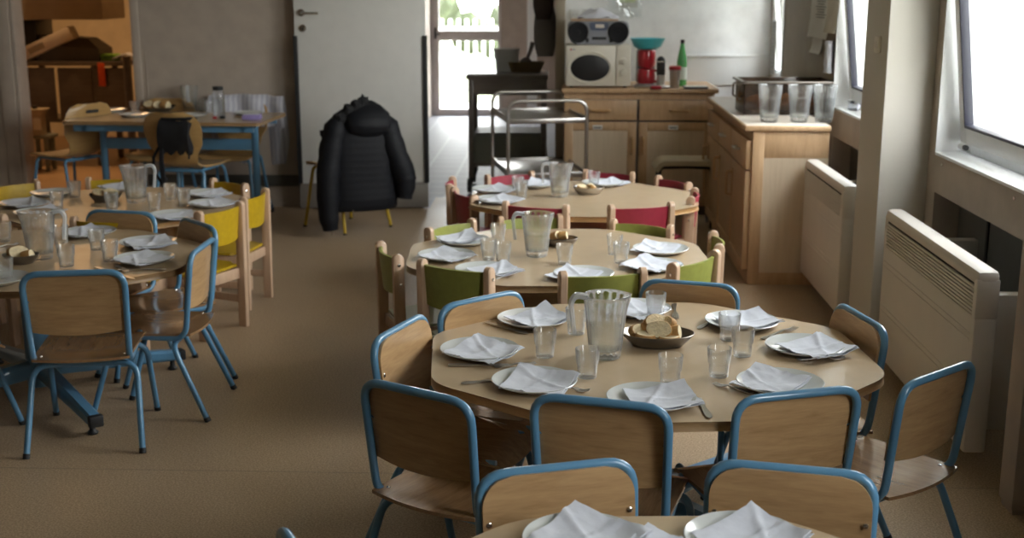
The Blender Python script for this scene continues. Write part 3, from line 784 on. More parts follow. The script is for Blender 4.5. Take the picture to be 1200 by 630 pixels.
# ================================================================== TABLEWARE
def plate_mb(r):
    return MB().lathe([(0, .004), (r * .62, .004), (r * .66, .0), (r * .70, .001), (r * .97, .0165), (r, .0195), (r * .985, .021), (r * .93, .0185), (r * .72, .0075), (r * .60, .006), (0, .006)], 40)
PL = {}
def plate(p, z, label, group, r=.118):
    loc = at_z(*p, z + .012)
    key = round(r, 3)
    if key not in PL: PL[key] = plate_mb(r).mesh('plate', M_plate)
    o = bpy.data.objects.new('plate', PL[key]); COL.objects.link(o); o.location = (loc.x, loc.y, z + .0005)
    return tag(o, label, 'plate', group)
def napkin(p, z, ang, label, group, seed=0, size=.175, lift=.035):
    random.seed(seed * 31 + 7)
    loc = at_z(*p, z + .025)
    k1 = random.uniform(.25, .75); a1 = random.uniform(-.5, .5); s3 = seed * 3.7
    k2 = random.uniform(-.2, .2); e1 = random.uniform(.15, .45)
    def fn(u, v):
        x = (u - .5) * size; y = (v - .5) * size * random_aspect
        rr = math.hypot(x, y)
        zz = .0105 + .010 * min(1, (rr / .11)) ** 2
        zz += .62 * lift * max(0, (u + v - 1.0 + k2) / (1.0 + k2)) ** 1.5
        zz += lift * e1 * max(0, (u - v - .35) / .65) ** 1.6
        zz += .0045 * math.exp(-((u - v * .6 - .2 - k2) / .035) ** 2) + .0035 * math.exp(-((v - .52 + .2 * (u - .5)) / .03) ** 2)
        zz += .005 * noise.noise(Vector((u * 3.2 + s3, v * 3.2, s3))) + .0015 * noise.noise(Vector((u * 11 + s3, v * 11, s3)))
        zz -= .012 * max(0, (rr - .112) / .03) if rr > .112 and (u + v) < 1.25 else 0
        return (x * (1 - .04 * noise.noise(Vector((s3, v * 3, 1)))), y * (1 + .04 * noise.noise(Vector((u * 3, s3, 4)))), max(zz, .004))
    random_aspect = random.uniform(.8, 1.05)
    m = MB(); m.sheet(fn, 24, 24, .0016)
    # a second folded layer under the first
    m.sheet(lambda u, v: tuple(Vector(fn(u * .94 + .03, v * .92)) + Vector((.006, -.005, -.0035))), 10, 10, .0014)
    o = m.build('napkin', M_nap, ang=70); o.location = (loc.x, loc.y, z); o.rotation_euler = (0, 0, R(45 + ang))
    return tag(o, label, 'napkin', group)
def tumbler_mesh():
    fl = lambda a, i, z: 1 + (.02 * math.cos(14 * a) if z < .03 else 0)
    out = [(0, .0), (.024, .0), (.0265, .002), (.0275, .010), (.0282, .038), (.0322, .0425), (.0345, .083), (.0336, .0848), (.0324, .083), (.0300, .045), (.0262, .040), (.0245, .014), (.020, .011), (0, .011)]
    return MB().lathe(out, 28, mod=fl).mesh('tumbler', M_clear)
TM = tumbler_mesh()
def tumbler(p, z, label, group, s=1.):
    loc = at_z(*p, z)
    o = bpy.data.objects.new('tumbler', TM); COL.objects.link(o); o.location = (loc.x, loc.y, z + .0005); o.scale = (s, s, s); o.rotation_euler = (0, 0, random.uniform(0, 6))
    return tag(o, label, 'glass', group)
def pitcher_parts(root, level=.095, handle=True):
    H = .178
    def R0(z): return .0435 + .0185 * (z / H) ** 1.15
    def fl(a, i, z):
        if z < .022 or z > H - .012: sp = 0
        else: sp = (.075 if i < 13 else .02) * (abs(math.cos(8 * a)) - .6)
        lip = 0
        if z > H - .05: lip = .16 * ((z - H + .05) / .05) * math.exp(-((a - PI * 0) / .35) ** 2) if a < PI else .16 * ((z - H + .05) / .05) * math.exp(-((a - 2 * PI) / .35) ** 2)
        return 1 + sp + lip
    prof = [(0, 0), (.040, 0), (R0(0), .003)] + [(R0(z), z) for z in (.02, .024, .05, .08, .11, .14, .165, .168, H)] + [(R0(H) - .0012, H + .0012)] + [(R0(z) - .0026, z) for z in (H, .165, .14, .11, .08, .05, .026)] + [(.036, .022), (0, .022)]
    MB().lathe(prof, 96, mod=fl).build('body', M_jug, root, ang=60)
    if handle:
        P = fillet([(-.054, 0, H - .004), (-.085, 0, H + .001), (-.098, 0, H - .02), (-.088, 0, H * .40)], .03, 6)
        m = MB(); n = len(P); rings = []
        for i, p in enumerate(P):
            t = (P[min(i + 1, n - 1)] - P[max(i - 1, 0)]).normalized(); nn = Vector((t.z, 0, -t.x)); f = i / (n - 1); w = .014 - .003 * f; th = .0085 - .002 * f
            rings.append([p + nn * th * u + Vector((0, w * v, 0)) for u, v in ((-1, -.6), (-.6, -1), (.6, -1), (1, -.6), (1, .6), (.6, 1), (-.6, 1), (-1, .6))])
        m.loft(rings); m.build('handle', M_frost, root)
    m = MB(); L = level
    m.lathe([(0, .0235), (.037, .0235)] + [(R0(z) - .0042, z) for z in (.03, .05, .08, L) if z <= L] + [(0, L)], 40); m.build('water', M_water, root)
PIT = None
def pitcher(p, z, rz, label, group='ribbed clear water jugs', s=1.):
    global PIT
    loc = at_z(*p, z)
    if PIT is None: PIT = empty('water_jug'); pitcher_parts(PIT); r_ = PIT
    else: r_ = copy_tree(PIT)
    r_.location = (loc.x, loc.y, z + .0005); r_.rotation_euler = (0, 0, R(rz)); r_.scale = (s, s, s)
    return tag(r_, label, 'jug', group)
def dish(p, z, rx, ry, h, ang, label, mat=None):
    loc = at_z(*p, z)
    q = MB().lathe([(0, .0), (.60, .0), (.68, h * .06), (.93, h * .72), (1.0, h), (.985, h * 1.03), (.90, h * .74), (.66, h * .14), (.56, h * .10), (0, h * .10)], 40, sx=rx, sy=ry)
    o = q.build('bread_dish', mat or M_dish); o.location = (loc.x, loc.y, z + .0005); o.rotation_euler = (0, 0, R(ang)); return tag(o, label, 'dish', 'bread dishes')
def bread(loc, r, th, rot, label, seed=0, group='bread slices'):
    """a cut slice of baguette: crumb faces, crust round the side"""
    random.seed(seed); n = 20; q = MB(); O = []
    for k in range(n):
        a = 2 * PI * k / n; rr = r * (1 + .10 * noise.noise(Vector((math.cos(a) * 1.3 + seed, math.sin(a) * 1.3, seed * .3))))
        O.append((rr * math.cos(a) * 1.25, rr * math.sin(a) * .85))
    def ring(f, x): return [(y_ * f, z_ * f, x) for y_, z_ in O]
    vs = ring(.93, -th / 2) + ring(1, -th * .3) + ring(1, th * .3) + ring(.93, th / 2)
    q.add(vs, [(i * n + k, i * n + (k + 1) % n, (i + 1) * n + (k + 1) % n, (i + 1) * n + k) for i in range(3) for k in range(n)], 0)
    q.add(ring(.93, -th / 2), [tuple(range(n))[::-1]], 1); q.add(ring(.93, th / 2), [tuple(range(n))], 1)
    o = q.build('bread_slice', [M_crust, M_crumb], ang=50); o.location = loc; o.rotation_euler = [R(x) for x in rot]
    return tag(o, label, 'bread', group)
def knife(p, q, z, label, group='table knives'):
    a = at_z(*p, z); b_ = at_z(*q, z); d = (b_ - a); L = max(.12, d.length); m = MB()
    def ring(x, w, t, zc=.003): return [(x, -w, zc - t), (x, w, zc - t), (x, w, zc + t), (x, -w, zc + t)]
    h = L * .48
    m.loft([ring(0, .006, .002), ring(.004, .0085, .0024), ring(h * .6, .0072, .0024), ring(h, .0055, .002), ring(h + .008, .0065, .0010), ring(L * .8, .0095, .0008), ring(L * .93, .0085, .0008), ring(L, .002, .0006)])
    o = m.build('knife', M_steel); o.location = (a.x, a.y, z + .0008); o.rotation_euler = (0, 0, math.atan2(d.y, d.x)); return tag(o, label, 'knife', group)
def fork(p, q, z, label, group='table forks', tilt=0):
    a = at_z(*p, z); b_ = at_z(*q, z); d = (b_ - a); L = max(.12, d.length); m = MB()
    def ring(x, w, t, zc=.003, y=0): return [(x, y - w, zc - t), (x, y + w, zc - t), (x, y + w, zc + t), (x, y - w, zc + t)]
    m.loft([ring(0, .007, .0012), ring(.01, .0085, .0013), ring(L * .35, .004, .0015, .005), ring(L * .62, .0035, .0015, .009), ring(L * .70, .010, .0012, .006), ring(L * .76, .0115, .0011, .004)])
    for k in range(4):
        y = -.0088 + k * .00587
        m.loft([ring(L * .755, .0022, .0011, .004, y), ring(L * .88, .0018, .001, .003, y), ring(L, .0008, .0007, .007, y * .95)])
    o = m.build('fork', M_steel); o.location = (a.x, a.y, z + .0008); o.rotation_euler = (0, 0, math.atan2(d.y, d.x)); return tag(o, label, 'fork', group)

def setting(z, table, rows, gp, gn, r=.118, seed0=0, size=.175):
    """rows: (plate px, place words, napkin px or None, napkin angle, lift)"""
    for i, (p, place, nq, ang, lift) in enumerate(rows):
        plate(p, z, f'white plate {place} of {table}', gp, r)
        if nq: napkin(nq, z, ang, f'paper napkin on the plate {place} of {table}', gn, seed0 + i, size, lift)
def glasses(z, table, rows, gg, s=1.):
    for p, place in rows: tumbler(p, z, f'clear tumbler {place} of {table}', gg, s)

# --- nearest full table (oval bread dish)
T = 'the oval bread-dish table'
setting(ZB, T, [
    ((562, 410), 'at the left end', (566, 408), 12, .030),
    ((625, 374), 'at the back left', (632, 370), -6, .045),
    ((626, 447), 'at the front left', (632, 444), 28, .028),
    ((763, 467), 'behind the front chair back', (776, 462), -32, .030),
    ((914, 449), 'at the front right', (902, 443), 12, .022),
    ((943, 406), 'at the right end', (957, 404), -14, .022),
    ((869, 377), 'at the back right', (876, 372), -22, .026),
    ((745, 362), 'at the back beyond the jug', (742, 359), 5, .01)], 'plates on the bread-dish table', 'napkins on the bread-dish table', seed0=1)
glasses(ZB, T, [((638.5, 418), 'fully in view left of the jug'), ((675, 391), 'half behind the jug handle'), ((688, 442), 'in front of the jug'),
    ((785, 450), 'at the tip of the front napkin'), ((842, 441), 'before a pair right of the dish'), ((869.5, 417), 'right one of a pair near the dish'),
    ((854, 398), 'rear one of a pair near the dish'), ((768, 372), 'behind the bread')], 'tumblers on the bread-dish table')
pitcher((709, 418), ZB, 8, 'ribbed clear water jug beside the oval bread dish', s=1.06)
dish((770, 404), ZB, .112, .080, .040, -4, 'oval dark steel dish heaped with bread slices')
bl = at_z(770, 404, ZB)
for k, (dx, dy, dz, r_, th, rot, txt) in enumerate([
    (-.072, .015, .030, .026, .022, (60, 10, 40), 'bread slice at the left end of the oval dish'),
    (-.030, .030, .030, .028, .022, (20, 60, 10), 'dark-crusted bread slice lying at the back left of the oval dish'),
    (-.040, -.025, .022, .030, .020, (8, 5, 20), 'bread slice lying flat at the front left of the oval dish'),
    (.005, -.012, .040, .036, .024, (62, 0, -12), 'large holed bread slice leaning at the front middle of the oval dish'),
    (.000, .028, .052, .036, .024, (55, 8, 14), 'topmost bread slice of the oval dish'),
    (.035, .025, .050, .030, .022, (58, -20, -50), 'bread slice leaning at the back right of the oval dish'),
    (.060, .000, .032, .026, .034, (80, 30, 70), 'brown bread crust end at the right of the oval dish'),
    (.040, -.040, .021, .028, .012, (4, 0, 5), 'pale bread slice flat at the front right of the oval dish')]):
    bread((bl.x + dx * .85, bl.y + dy * .72, ZB + dz + .010), r_ * .92, th, rot, txt, k + 3, 'bread in the oval dish')
knife((525, 429), (600, 428.5), ZB, 'knife lying left to right below the left end plate')
fork((580, 431), (618, 428), ZB, 'fork with tines beside the left end knife')
knife((590, 446), (555, 449), ZB, 'knife tip pointing out left under the front left plate')
fork((640, 455), (684, 459), ZB, 'fork half under the front left plate, right of it')
knife((570, 379), (619, 392), ZB, 'dark knife aslant in front of the back left plate')
fork((600, 405), (566, 398), ZB, 'fork behind the left end plate')
knife((818, 468), (832, 491), ZB, 'knife on the bare front of the bread-dish table')
fork((882, 462), (853, 455), ZB, 'fork whose tines shine beside the front right plate')
fork((934, 422), (990, 421), ZB, 'fork in the shadow of the right end plate')
fork((893, 398), (933, 385), ZB, 'fork between the back right plate and the right end plate')
knife((838, 374), (818, 386), ZB, 'brassy knife tip left of the back right plate')
fork((790, 357), (792, 376), ZB, 'fork standing up toward the camera right of the beyond-jug plate')

# --- green table
T = 'the green-chair table'
setting(ZG, T, [
    ((543, 282), 'at the back left', (538, 277), -20, .045),
    ((523, 299), 'at the left end', (523, 297), 8, .018),
    ((568, 316), 'at the front left', (580, 314), -15, .020),
    ((684, 321), 'at the front middle', (672, 319), 15, .020),
    ((766, 311), 'at the front right', (762, 308), 5, .028),
    ((774, 292), 'at the right end', (768, 289), 20, .028)], 'plates on the green-chair table', 'napkins on the green-chair table', seed0=21)
glasses(ZG, T, [((584, 285), 'furthest back of three by the left plates'), ((572.5, 304), 'left front one of three by the left plates'), ((589.5, 308), 'right front one of three by the left plates'),
    ((661.5, 310), 'behind the front middle plate'), ((720, 298), 'left one of a pair by the right plates'), ((727.5, 308), 'right one of a pair by the right plates')], 'tumblers on the green-chair table')
pitcher((629, 300), ZG, 6, 'ribbed clear water jug on the table of green chairs', s=1.02)
dish((657, 288), ZG, .075, .06, .036, 0, 'round steel bread dish on the green-chair table')
bl = at_z(657, 287, ZG)
for k, (dx, dy, dz, r_, th, rot) in enumerate([(-.030, .0, .030, .022, .030, (70, 0, 60)), (.012, -.01, .032, .024, .034, (80, 20, 80)), (-.005, .03, .028, .024, .02, (40, 0, 0))]):
    bread((bl.x + dx * .8, bl.y + dy * .7, ZG + dz + .012), r_ * .9, th, rot, ['crusty bread chunk at the left', 'pale cut bread chunk at the right', 'bread slice at the back'][k] + ' of the dish on the green-chair table', 20 + k, 'bread on the green-chair table')
knife((579, 327), (612, 318), ZG, 'knife aslant by the front left plate of the green-chair table')
fork((672, 328), (648, 325), ZG, 'dark fork left of the front middle plate of the green-chair table')

# --- red table
T = 'the red-chair table'
setting(ZG, T, [
    ((578, 222), 'at the back left', (585, 220), 5, .02),
    ((583, 234), 'at the left front', (588, 232), 0, .02),
    ((628, 216), 'behind the jug handle', (632, 213), 30, .03),
    ((706, 214.5), 'at the back right', (714, 212), -10, .02)], 'plates on the red-chair table', 'napkins on the red-chair table', seed0=41)
glasses(ZG, T, [((611, 232), 'in front of the left plates'), ((607, 225), 'just behind another by the left plates'), ((696, 218), 'at the edge of the right plate')], 'tumblers on the red-chair table')
pitcher((656, 230), ZG, 6, 'ribbed clear water jug on the table of red chairs', s=1.0)
dish((690, 227), ZG, .085, .07, .038, 0, 'bright steel bread dish beside the jug of the red-chair table', M_steel)
bl = at_z(689, 226, ZG)
for k, (dx, dy) in enumerate([(-.028, .0), (.02, .02), (.022, -.018)]):
    bread((bl.x + dx, bl.y + dy, ZG + .03), .026, .02, (20 + 10 * k, 10, 50 * k), ['left', 'back right', 'front right'][k] + ' pale bread slice in the dish on the red-chair table', 30 + k, 'bread on the red-chair table')

# --- left edge table
T = 'the left edge table'
setting(ZB, T, [
    ((173, 284), 'at the back right', (176, 282), -12, .015),
    ((169, 303), 'at the right end', (166, 301), 10, .022),
    ((104, 272), 'at the back', (98, 270), 8, .022),
    ((-4, 327), 'at the front left cut by the picture', None, 0, 0)], 'plates on the left edge table', 'napkins on the left edge table', seed0=61)
glasses(ZB, T, [((78.5, 312), 'in front of the jug'), ((114, 292.5), 'left one of a pair beside the napkin plates'), ((129.5, 306), 'right one of a pair beside the napkin plates'),
    ((72, 287), 'half behind the jug handle'), ((5, 283), 'behind the jug at the picture edge'), ((6, 328), 'nearest, on the plate at the picture edge')], 'tumblers on the left edge table')
pitcher((48, 303), ZB, 190, 'ribbed clear water jug on the left edge table, handle to the right', s=1.08)
dish((25, 308), ZB, .072, .058, .036, 0, 'small round bread dish on the left edge table')
bl = at_z(25, 307, ZB)
for k, (dx, dy, dz, r_) in enumerate([(-.01, .0, .038, .034), (.032, -.01, .03, .024)]):
    bread((bl.x + dx, bl.y + dy, ZB + dz), r_, .035, (75, 10, 40 + 50 * k), ['large brown bread chunk', 'small yellow bread chunk'][k] + ' in the dish on the left edge table', 40 + k, 'bread on the left edge table')
knife((112, 314), (158, 328), ZB, 'knife sticking out right of the chair back at the left edge table')
fork((137, 312), (150, 320), ZB, 'fork beside the knife behind the chair back at the left edge table')
knife((138, 317), (195, 316), ZB, 'dark knife below the right end plate of the left edge table')
fork((-10, 292), (18, 287), ZB, 'fork by the tumbler at the picture edge of the left edge table')

# --- yellow table
T = 'the yellow-chair table'
setting(ZG, T, [
    ((26, 238), 'at the far left', (30, 236), 4, .02),
    ((45, 249), 'at the front left', (50, 246), 8, .03),
    ((62, 226), 'at the back left', None, 0, 0),
    ((144, 219), 'behind the jug', (138, 217), 0, .015),
    ((203, 252), 'at the front right', (206, 251), -20, .02),
    ((248, 238.5), 'at the right end', (252, 236), 8, .02),
    ((241, 226.5), 'at the back right', (248, 225), -6, .018)], 'plates on the yellow-chair table', 'napkins on the yellow-chair table', seed0=81)
glasses(ZG, T, [((67.5, 244), 'in front of the back left plate'), ((88, 231), 'left of the bread dish'), ((131.5, 245), 'in front of the bread dish'), ((181, 246), 'just right of the jug, near it'),
    ((200, 234), 'behind the right plates pair'), ((216, 241), 'left of the right end plate')], 'tumblers on the yellow-chair table')
pitcher((160, 237), ZG, 186, 'ribbed clear water jug on the table of yellow chairs', s=1.08)
dish((124, 236), ZG, .085, .065, .04, 0, 'dark bread dish left of the jug on the yellow-chair table')
bl = at_z(124, 235, ZG)
for k, dx in enumerate([-.028, .03]):
    bread((bl.x + dx, bl.y, ZG + .036), .034, .03, (30, 10, 30 * k), ['left', 'right'][k] + ' brown bread piece in the dish on the yellow-chair table', 50 + k, 'bread on the yellow-chair table')

# --- closest table, bottom edge
T = 'the closest table'
setting(ZB, T, [((682, 633), 'at its left', (690, 624), 10, .03), ((872, 632), 'at its right', (880, 624), -5, .028)], 'plates on the closest table', 'napkins on the closest table', seed0=95)
napkin((770, 640), ZB, 10, 'crumpled lilac-white napkin lying on the closest table between the plates', 'napkins on the closest table', 99, .15, .02)
# ================================================================== RADIATORS
def radiator(x, y0, y1, z0, z1, label):
    d = .078; r_ = tagged_empty('radiator', label, 'radiator', (x, y0, z0), 0, 'flat white convector radiators under the windows')
    L = y1 - y0; H = z1 - z0
    m = MB(); m.bb((0, 0, 0), (d, L, H * .755), .012); m.bb((0, 0, H - .055), (d, L, H), .02)
    m.bb((0, 0, H * .74), (d, .035, H - .03), .006); m.bb((0, L - .03, H * .74), (d, L, H - .03), .006)
    for zz in (.64, .34):
        m.bb((-.003, .03, H * zz - .018), (.006, L - .02, H * zz - .010), .002); m.bb((-.003, .03, H * zz + .006), (.006, L - .02, H * zz + .012), .002)
    m.build('body', M_rad, r_)
    m = MB(); m.bb((.0075, .03, H * .745), (d - .01, L - .02, H - .05)); m.build('louvre_shade_block', M_louvre_shade, r_)  # near-black block behind the slats, shade of the gaps put into colour
    za, zb = H * .765, H - .062
    for k in range(8):
        z = za + (zb - za) * k / 7
        m = MB(); m.box((.004, L / 2, z), (.008, L - .06, .0085), .0015); m.build('louvre_slat', M_rad, r_)
    for yb in (.06, L - .2): MB().bb((d - .002, yb, H * .1), (XW + .118 - x, yb + .06, H * .85), .006).build('wall_bracket', M_rad, r_)
    return r_
radiator(1.40, 4.03, 5.215, .082, .725, 'near white radiator with slotted top beside the lone blue chair')
radiator(1.365, 5.86, 6.785, .085, .72, 'far white radiator with slotted top between pillar and beech sideboard')

# ================================================================== SIDEBOARDS
def bow_handle(L, axis='x', out=.036, r=.009):
    h = L / 2
    P = [(-h, 0, 0), (-h, -out, 0), (h, -out, 0), (h, 0, 0)] if axis == 'x' else [(0, 0, -h), (0, -out, -h), (0, -out, h), (0, 0, h)]
    return MB().tube(fillet(P, .015), r, 8)
YC = 8.93
def zc(y): return at_y(750, y, YC).z
X0, X1 = at_y(661, 104, YC).x, at_y(838, 107, YC).x
cab = tagged_empty('sideboard', 'beech sideboard with two drawers and two doors under the microwave', 'cabinet', (X0, YC, 0))
W = X1 - X0; CT = zc(103.5); D = YR - YC - .015
m = MB(); m.bb((0, .024, .07), (W, D, CT - .032)); m.bb((.004, .0205, .085), (W - .004, .0245, zc(117)), 0, 1); m.bb((.03, .05, 0), (W - .03, D, .075), mi=1); m.build('carcass', [M_cab, M_oak_dark], cab)  # thin dark board behind the fronts paints shade into their gaps
m = MB(); m.bb((-.015, -.02, CT - .034), (W + .025, D, CT), .008); m.build('worktop', M_cab, cab)
zd0, zd1 = zc(141), zc(117.5)
zz0 = .09; zz1 = zc(143)
def panel_door(root, a, b, z0, z1, hx, axis='x', name='door'):
    """framed door in the xz plane, front at y=0"""
    m = MB(); fw = .062
    m.bb((a, 0, z0), (a + fw, .02, z1), .003); m.bb((b - fw, 0, z0), (b, .02, z1), .003); m.bb((a + fw, .0008, z0), (b - fw, .019, z0 + fw), .003); m.bb((a + fw, .0008, z1 - fw), (b - fw, .019, z1), .003); m.bb((a + fw - .004, .009, z0 + fw - .004), (b - fw + .004, .02, z1 - fw + .004), 0, 1)
    d = m.build(name, [M_cab, M_cabp], root)
    h = bow_handle(.12, 'z').build('handle', M_edgeo, d); h.location = (hx, .0, z1 - .17)
    return d
mid = W * .495
for a, b_ in ((.006, mid - .010), (mid + .010, W - .006)):
    m = MB(); m.bb((a, 0, zd0), (b_, .02, zd1), .004); d = m.build('drawer', M_cab, cab)
    h = bow_handle(.125).build('handle', M_edgeo, d); h.location = ((a + b_) / 2 + (.0 if a < .1 else .02), 0, (zd0 + zd1) / 2)
for a, b_, hx in ((.006, mid - .010, mid - .04), (mid + .010, W - .006, mid + .04)):
    d = panel_door(cab, a, b_, zz0, zz1, hx)
    m = MB(); q = (a + b_) / 2 + .0; m.bb((q - .055, -.0016, zz1 - .055), (q + .015, 0, zz1 - .022), 0); m.bb((q - .045, -.002, zz1 - .044), (q + .005, -.0005, zz1 - .036), 0, 1); m.build('name_label', [M_paper, M_ink], d)

XS = 1.055; YS0, YS1 = 6.81, 8.60
sb = tagged_empty('sideboard', 'long beech sideboard along the window wall carrying the smoked crate and jugs', 'cabinet', (XS, YS0, 0))
LS = YS1 - YS0; DS = .44; HS = .90
m = MB(); m.bb((.02, .0, .0), (DS, LS, HS - .03)); m.bb((.025, -.004, .72), (DS, .004, HS - .035), .002); m.bb((.022, -.006, 0), (.085, .004, HS - .034), .002); m.bb((.08, -.003, .07), (DS, .003, .72), 0, 1)
m.build('carcass', [M_cab, M_cabp], sb)
m = MB(); m.bb((-.025, -.02, HS - .032), (DS + .005, LS + .01, HS - .001), .008); m.bb((-.015, -.012, HS - .002), (DS, LS, HS), 0, 1); m.build('worktop', [M_cab, M_ctop], sb)
n = 3; st = LS / n
for k in range(n):
    a, b_ = k * st + .006, (k + 1) * st - .006
    m = MB(); m.bb((-.012, a, .655), (.02, b_, .815), .004); d = m.build('drawer', M_cab, sb)
    h = MB().tube(fillet([(0, -.055, 0), (-.03, -.055, 0), (-.03, .055, 0), (0, .055, 0)], .015), .007, 8).build('handle', M_steel, d); h.location = (-.012, (a + b_) / 2, .74)
    m = MB(); fw = .055; z0, z1 = .085, .645
    m.bb((-.012, a, z0), (.02, a + fw, z1), .003); m.bb((-.012, b_ - fw, z0), (.02, b_, z1), .003); m.bb((-.0112, a + fw, z0), (.019, b_ - fw, z0 + fw), .003); m.bb((-.0112, a + fw, z1 - fw), (.019, b_ - fw, z1), .003); m.bb((-.003, a + fw - .004, z0 + fw - .004), (.015, b_ - fw + .004, z1 - fw + .004), 0, 1)
    d = m.build('door', [M_cab, M_cab], sb)
    h = MB().tube(fillet([(0, 0, -.07), (-.032, 0, -.07), (-.032, 0, .07), (0, 0, .07)], .025), .009, 8).build('handle', M_cab, d); h.location = (-.012, b_ - .07, .50)

# crate, loaves and jugs on the long sideboard
def crate_px():
    a = at_z(872, 137, HS); return a
a = at_z(873, 135, HS); cw = at_z(978, 136, HS).x - a.x - .02; cx = a.x; cy = a.y; chh = .20
cr = tagged_empty('storage_crate', 'smoked brown see-through crate on the window sideboard behind the three jugs', 'crate', (cx, cy, HS))
m = MB(); t = .005; dep = .34
def tap(z): return -.012 * z / chh
m.bb((0, 0, .002), (cw, dep, .007))
for (x0, y0, x1, y1) in ((-.01, -.01, cw + .01, -.004), (-.01, dep + .004, cw + .01, dep + .01), (-.01, -.01, -.004, dep + .01), (cw + .004, -.01, cw + .01, dep + .01)): m.bb((x0, y0, .004), (x1, y1, chh), .001)
m.build('tub', M_crate, cr)
m = MB()
for (x0, y0, x1, y1) in ((-.03, -.03, cw + .03, -.006), (-.03, dep + .006, cw + .03, dep + .03), (-.03, -.03, -.006, dep + .03), (cw + .006, -.03, cw + .03, dep + .03)): m.bb((x0, y0, chh - .012), (x1, y1, chh), .003)
m.build('rim', M_dish, cr)
m = MB(); m.tube(fillet([(-.02, .05, chh - .02), (-.045, .05, chh - .03), (-.045, .05, chh - .10), (-.02, .05, chh - .11)], .01), .006); m.tube(fillet([(-.02, .22, chh - .02), (-.045, .22, chh - .03), (-.045, .22, chh - .10), (-.02, .22, chh - .11)], .01), .006); m.build('clip', M_dish, cr)
for k, (dx, dy) in enumerate([(.09, .14), (.27, .2), (.40, .12)]):
    q = MB(); q.ball((0, 0, .055), (.075, .10, .05), sub=3, jit=.25, seed=k); thing1(q, 'bread_roll', M_crust, ['leftmost', 'middle', 'rightmost'][k] + ' round loaf inside the smoked crate', 'bread', 'loaves in the smoked crate', (cx + dx, cy + dy, HS + .006))
def plain_jug(p, label, rz):
    r_ = empty('water_jug'); pitcher_parts(r_, .115, False); loc = at_z(*p, HS); r_.location = (loc.x, loc.y, HS + .0005); r_.rotation_euler = (0, 0, R(rz)); r_.scale = (1.08, 1.08, 1.16); tag(r_, label, 'jug', 'jugs before the smoked crate')
plain_jug((901, 143), 'left one of three water-filled jugs on the window sideboard', -70)
plain_jug((936, 143), 'middle one of three water-filled jugs on the window sideboard', -78)
plain_jug((965, 143), 'right one of three water-filled jugs on the window sideboard, nearest the wall', -85)

# ================================================================== ON THE BACK SIDEBOARD
def on_top(x, y): return at_z(x, y, CT)
# microwave
p = on_top(663, 102); q = on_top(739, 102); MWW = (q.x - p.x); MY = YC + .03
mh = (at_y(700, 53, MY).z - CT); mw = tagged_empty('microwave', 'cream microwave with oval dark window on the back sideboard', 'microwave', (at_y(663, 100, MY).x, MY, CT))
MWW = at_y(739, 100, MY).x - mw.location.x
m = MB(); m.bb((0, .02, .012), (MWW, .38, mh), .012); m.bb((MWW * .77, 0, .012), (MWW, .03, mh), .008); m.build('case', M_cream, mw)
m = MB()
for x in (.04, MWW - .04):
    for y in (.05, .33): m.tube([(x, y, 0), (x, y, .016)], .014, 10)
m.build('feet', M_black, mw)
m = MB(); m.bb((0, -.004, .012), (MWW * .765, .024, mh), .010)
rg = []; cxm, czm = MWW * .37, mh * .47
for f, yy in ((1., -.004), (.99, -.012), (.90, -.012), (.86, -.003)):
    rg.append([(cxm + MWW * .345 * f * math.cos(2 * PI * k / 40), yy, czm + mh * .385 * f * math.sin(2 * PI * k / 40)) for k in range(40)])
m.loft(rg, caps=False); dr = m.build('door', M_cream, mw)
m = MB(); ov = lambda f, y: [(cxm + MWW * .30 * f * math.cos(2 * PI * k / 40), y, czm + mh * .31 * f * math.sin(2 * PI * k / 40)) for k in range(40)]
m.loft([ov(1, -.003), ov(1, -.008), ov(.97, -.009)]); m.build('window', M_dkglass, dr)
m = MB(); m.tube([(.035, -.003, mh - .03), (.035, -.006, mh - .03)], .007, 12, mi=0); m.bb((.046, -.006, mh - .034), (.066, -.003, mh - .026), 0, 1); m.build('badge', [M_redp, M_silver], dr)
for zf in (.63, .37):
    m = MB(); c = (MWW * .885, 0, mh * zf); m.tube([(c[0], .005, c[2]), (c[0], -.004, c[2])], .030, 20); m.tube([(c[0], -.002, c[2]), (c[0], -.024, c[2])], [.024, .021], 20); m.box((c[0], -.026, c[2]), (.008, .006, .036), .002); m.build('dial', M_cream, mw)
# radio cassette player on the microwave
zt = CT + mh; bx0, bx1 = at_y(664.5, 40, MY + .05).x, at_y(738, 40, MY + .05).x; BW = bx1 - bx0; bhh = at_y(700, 25, MY + .05).z - zt
bo = tagged_empty('radio_cassette_player', 'silver and black portable stereo standing on the microwave', 'stereo', (bx0, MY + .05, zt))
m = MB(); O = rpoly([(.05, 0.0), (BW - .05, 0.0), (BW, bhh * .45), (BW - .01, bhh), (.01, bhh), (0, bhh * .45)], .035, 5)
m.loft([[(x * 1., .20, z) for x, z in O], [(x, .02, z) for x, z in O], [(BW / 2 + (x - BW / 2) * .96, 0, bhh / 2 + (z - bhh / 2) * .94) for x, z in O]]); m.build('case', M_silver, bo)
for x in (BW * .18, BW * .82):
    m = MB(); e = lambda f, y: [(x + BW * .165 * f * math.cos(2 * PI * k / 32), y, bhh * .54 + bhh * .45 * f * math.sin(2 * PI * k / 32)) for k in range(32)]
    m.loft([e(1, .01), e(1, -.012), e(.90, -.016), e(.62, -.006), e(.22, -.003), e(.18, -.010)]); m.build('speaker', M_blackm, bo)
m = MB(); O = rpoly([(BW * .37, bhh * .62), (BW * .65, bhh * .62), (BW * .67, bhh * .96), (BW * .35, bhh * .96)], .02); m.loft([[(x, .0, z) for x, z in O], [(x, -.012, z) for x, z in O]]); m.build('tuner_panel', plain('slate_blue_plastic', (.10, .12, .18), .3), bo)
m = MB(); m.bb((BW * .45, -.016, bhh * .72), (BW * .59, -.011, bhh * .88), .003); m.build('display', M_rad, bo)
